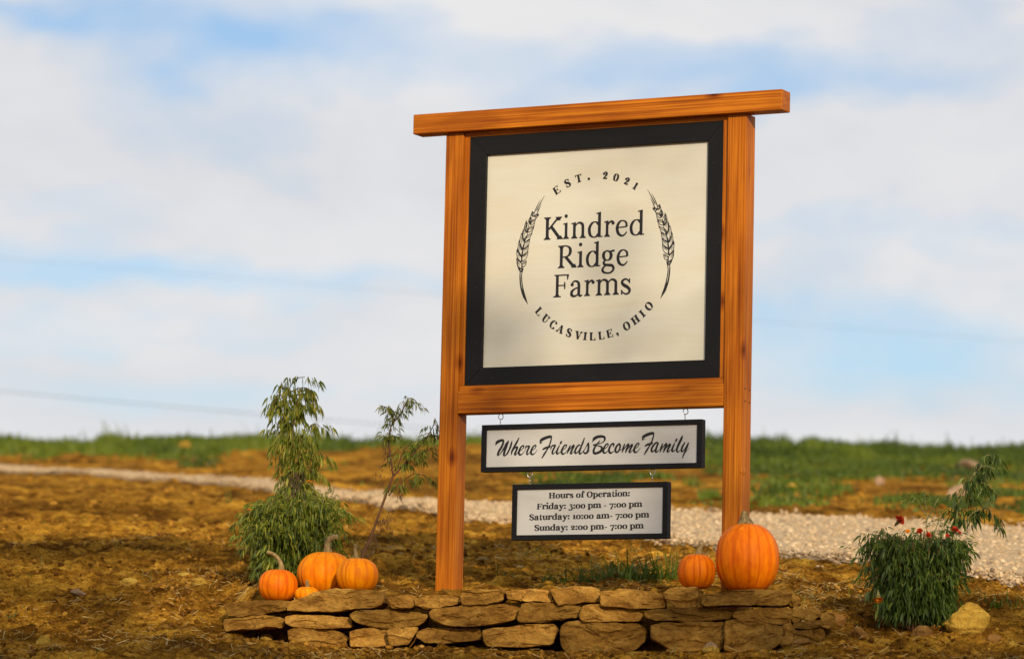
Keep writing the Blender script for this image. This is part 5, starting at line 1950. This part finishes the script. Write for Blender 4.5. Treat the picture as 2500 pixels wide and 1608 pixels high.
# the bush keeps its width almost to the top
for q in bs:
    if random.random() < .55:
        top = at(2232, random.uniform(1292, 1330), DP).z
        q[2].z = top - random.uniform(0, .05)
        q[3].z = q[2].z - random.uniform(.01, .05)
dress(lv, bs, 0.018, 0.040, .42, (.04, .11), .55, .08, (3, 6), .36)
dress(lv, [q[2:] + [q[3] + Vector((random.gauss(0, .035), random.gauss(0, .02), random.uniform(.0, .06)))] for q in bs], 0.02, 0.024, .55, (.03, .07), .1, .1, (3, 4), .2)
lv.build('foliage', M['leaf_b'], bushm, base)
stem_obj('stem', [(rp[0], .005, .0014)] + [(p, .0026, .001) for p in rp[1:]], M['stem_g'], bushm, base)
stem_obj('side_stems', [(p, .003, .001) for p in bs], M['stem'], bushm, base)
for fx_, fy_, r_, mt, fc in ((572, 552, .024, 'petal_r', (.5, -.6, .6)), (716, 628, .013, 'petal_r', (-.2, -.8, .5)), (778, 656, .012, 'petal_r', (.3, -.8, .4)), (968, 620, .017, 'petal_r', (.2, -.6, .8)),
                             (912, 660, .008, 'petal_r', (0, -1, .3)), (630, 630, .010, 'petal_o', (0, -.8, .5)), (420, 1106, .023, 'petal_o', (0, -.25, -1)), (1000, 640, .008, 'petal_r', (.5, -.6, .3))):
    flower(bushm, at(2000 + fx_ * .34294, 1080 + fy_ * .34294, DP - (.17 if fy_ < 700 else .16)), r_, mt, base, Vector(fc), 3)

# a dry twig at the right edge
tw = at(2490, 1385, 17.2)
tw.z = gz1(tw.x, tw.y)
V, Fc = [], []
tube(V, Fc, [tw + Vector((.05, 0, -.01)), tw + Vector((.01, 0, .02)), tw + Vector((-.01, 0, .045)), tw + Vector((-.018, 0, .06))], [.004, .0035, .003, .002], 6)
tube(V, Fc, [tw + Vector((.01, 0, .02)), tw + Vector((.035, .01, .05))], [.0025, .0015], 5)
tag(link('twig', mesh_from('twig', V, Fc, True), M['stem']), 'dry forked twig sticking out of the soil at the right edge', 'twig')


# ------------------------------------------------------------------ wires
def wire(p0, p1, depth0, depth1, label, r, reach):
    a, b = at(*p0, depth0), at(*p1, depth1)
    dirv = b - a
    P = []
    for k in range(41):
        t = .5 + (k / 20 - 1) * reach
        q = a + dirv * t
        q.z += 0.004 * (t - .5) ** 2 * dirv.length
        P.append(q)
    V, Fc = [], []
    tube(V, Fc, P, r, 6)
    tag(link('power_line', mesh_from('power_line', V, Fc, True), M['hole']), label, 'power line', 'power lines crossing the sky')


wire((0, 955), (640, 1012), 62, 60, 'lower overhead power line dipping behind the meadow crest', .0042, 8.0)
wire((0, 632), (2500, 836), 70, 70, 'upper overhead power line sloping faintly across the whole sky', .0018, 3.0)


# ------------------------------------------------------------------ trees behind the viewer, which throw the dappled shade
def shade_tree(x, y, h, rx, ry, rz, cz, count, size, label, seed, nc=60, zmax=None, wisps=None):
    rr = np.random.default_rng(seed)
    z0 = gz1(x, y)
    root = empty('shade_tree', (x, y, z0))
    tag(root, label, 'tree', 'trees downhill from the sign')
    V, Fc = [], []
    tube(V, Fc, [(0, 0, -.3), (0.1, 0, h * .3), (-.1, .1, h * .6), (0, 0, h * .85)], [.32, .26, .17, .05], 10)
    for k in range(9):
        a = k * 2.4
        zz = h * (.3 + .055 * k)
        L_ = rx * .75
        tube(V, Fc, [(0, 0, zz), (math.cos(a) * L_ * .5, math.sin(a) * L_ * .5, zz + L_ * .35), (math.cos(a) * L_, math.sin(a) * L_, zz + L_ * .55)], [.10, .06, .02], 6)
    link('trunk', mesh_from('trunk', V, Fc, True), M['bark'], root)
    # leaves gathered into clumps through the crown
    d = rr.normal(0, 1, (nc, 3))
    d /= np.linalg.norm(d, axis=1)[:, None]
    d *= (rr.random((nc, 1)) ** .4)
    cl = d * np.array([rx, ry, rz]) + np.array([0, 0, cz])
    n_ = count
    used = 0
    ci = rr.integers(0, nc, n_)
    P = cl[ci] + rr.normal(0, .42, (n_, 3))
    for wisps in (wisps or ()):
        wc = np.stack([rr.uniform(*wisps[0], wisps[3]), rr.uniform(-1, 1, wisps[3]), rr.uniform(*wisps[1], wisps[3])], 1)
        k_ = wisps[2]
        P[used:used + k_] = wc[rr.integers(0, wisps[3], k_)] + rr.normal(0, .30, (k_, 3)) * np.array([1, 1, wisps[4]])
        used += k_
    if zmax is not None:
        P[:, 2] = np.where(P[:, 2] > zmax, zmax - rr.random(n_) * 1.5, P[:, 2])
    a = rr.normal(0, 1, (n_, 3))
    a /= np.linalg.norm(a, axis=1)[:, None]
    b = np.cross(a, rr.normal(0, 1, (n_, 3)))
    b /= np.linalg.norm(b, axis=1)[:, None]
    s = size * rr.uniform(.6, 1.3, (n_, 1))
    V = np.stack([P - a * s, P + b * s * .5, P + a * s, P - b * s * .5], 1).reshape(-1, 3)
    me = mesh_np('crown', V, np.arange(4 * n_).reshape(-1, 4))
    rnd_attr(me, rr.random(n_))
    link('crown', me, M['tree_leaf'], root)


shade_tree(6.4, -14.0, 15.5, 5.0, 2.0, 5.2, 10.55, 17000, .17, 'leafy shade tree downhill behind the viewer, left one of two', 5, 100, None, (((0.3, 2.3), (16.45, 17.1), 70, 6, 1.0), ((-3.2, -0.5), (17.05, 17.35), 420, 14, 0.45), ((-4.5, -1.2), (15.9, 16.2), 300, 12, 0.5)))
shade_tree(9.3, -15.5, 16.5, 2.4, 2.0, 5.6, 11.25, 9000, .17, 'leafy shade tree downhill behind the viewer, right one of two', 8, 60)
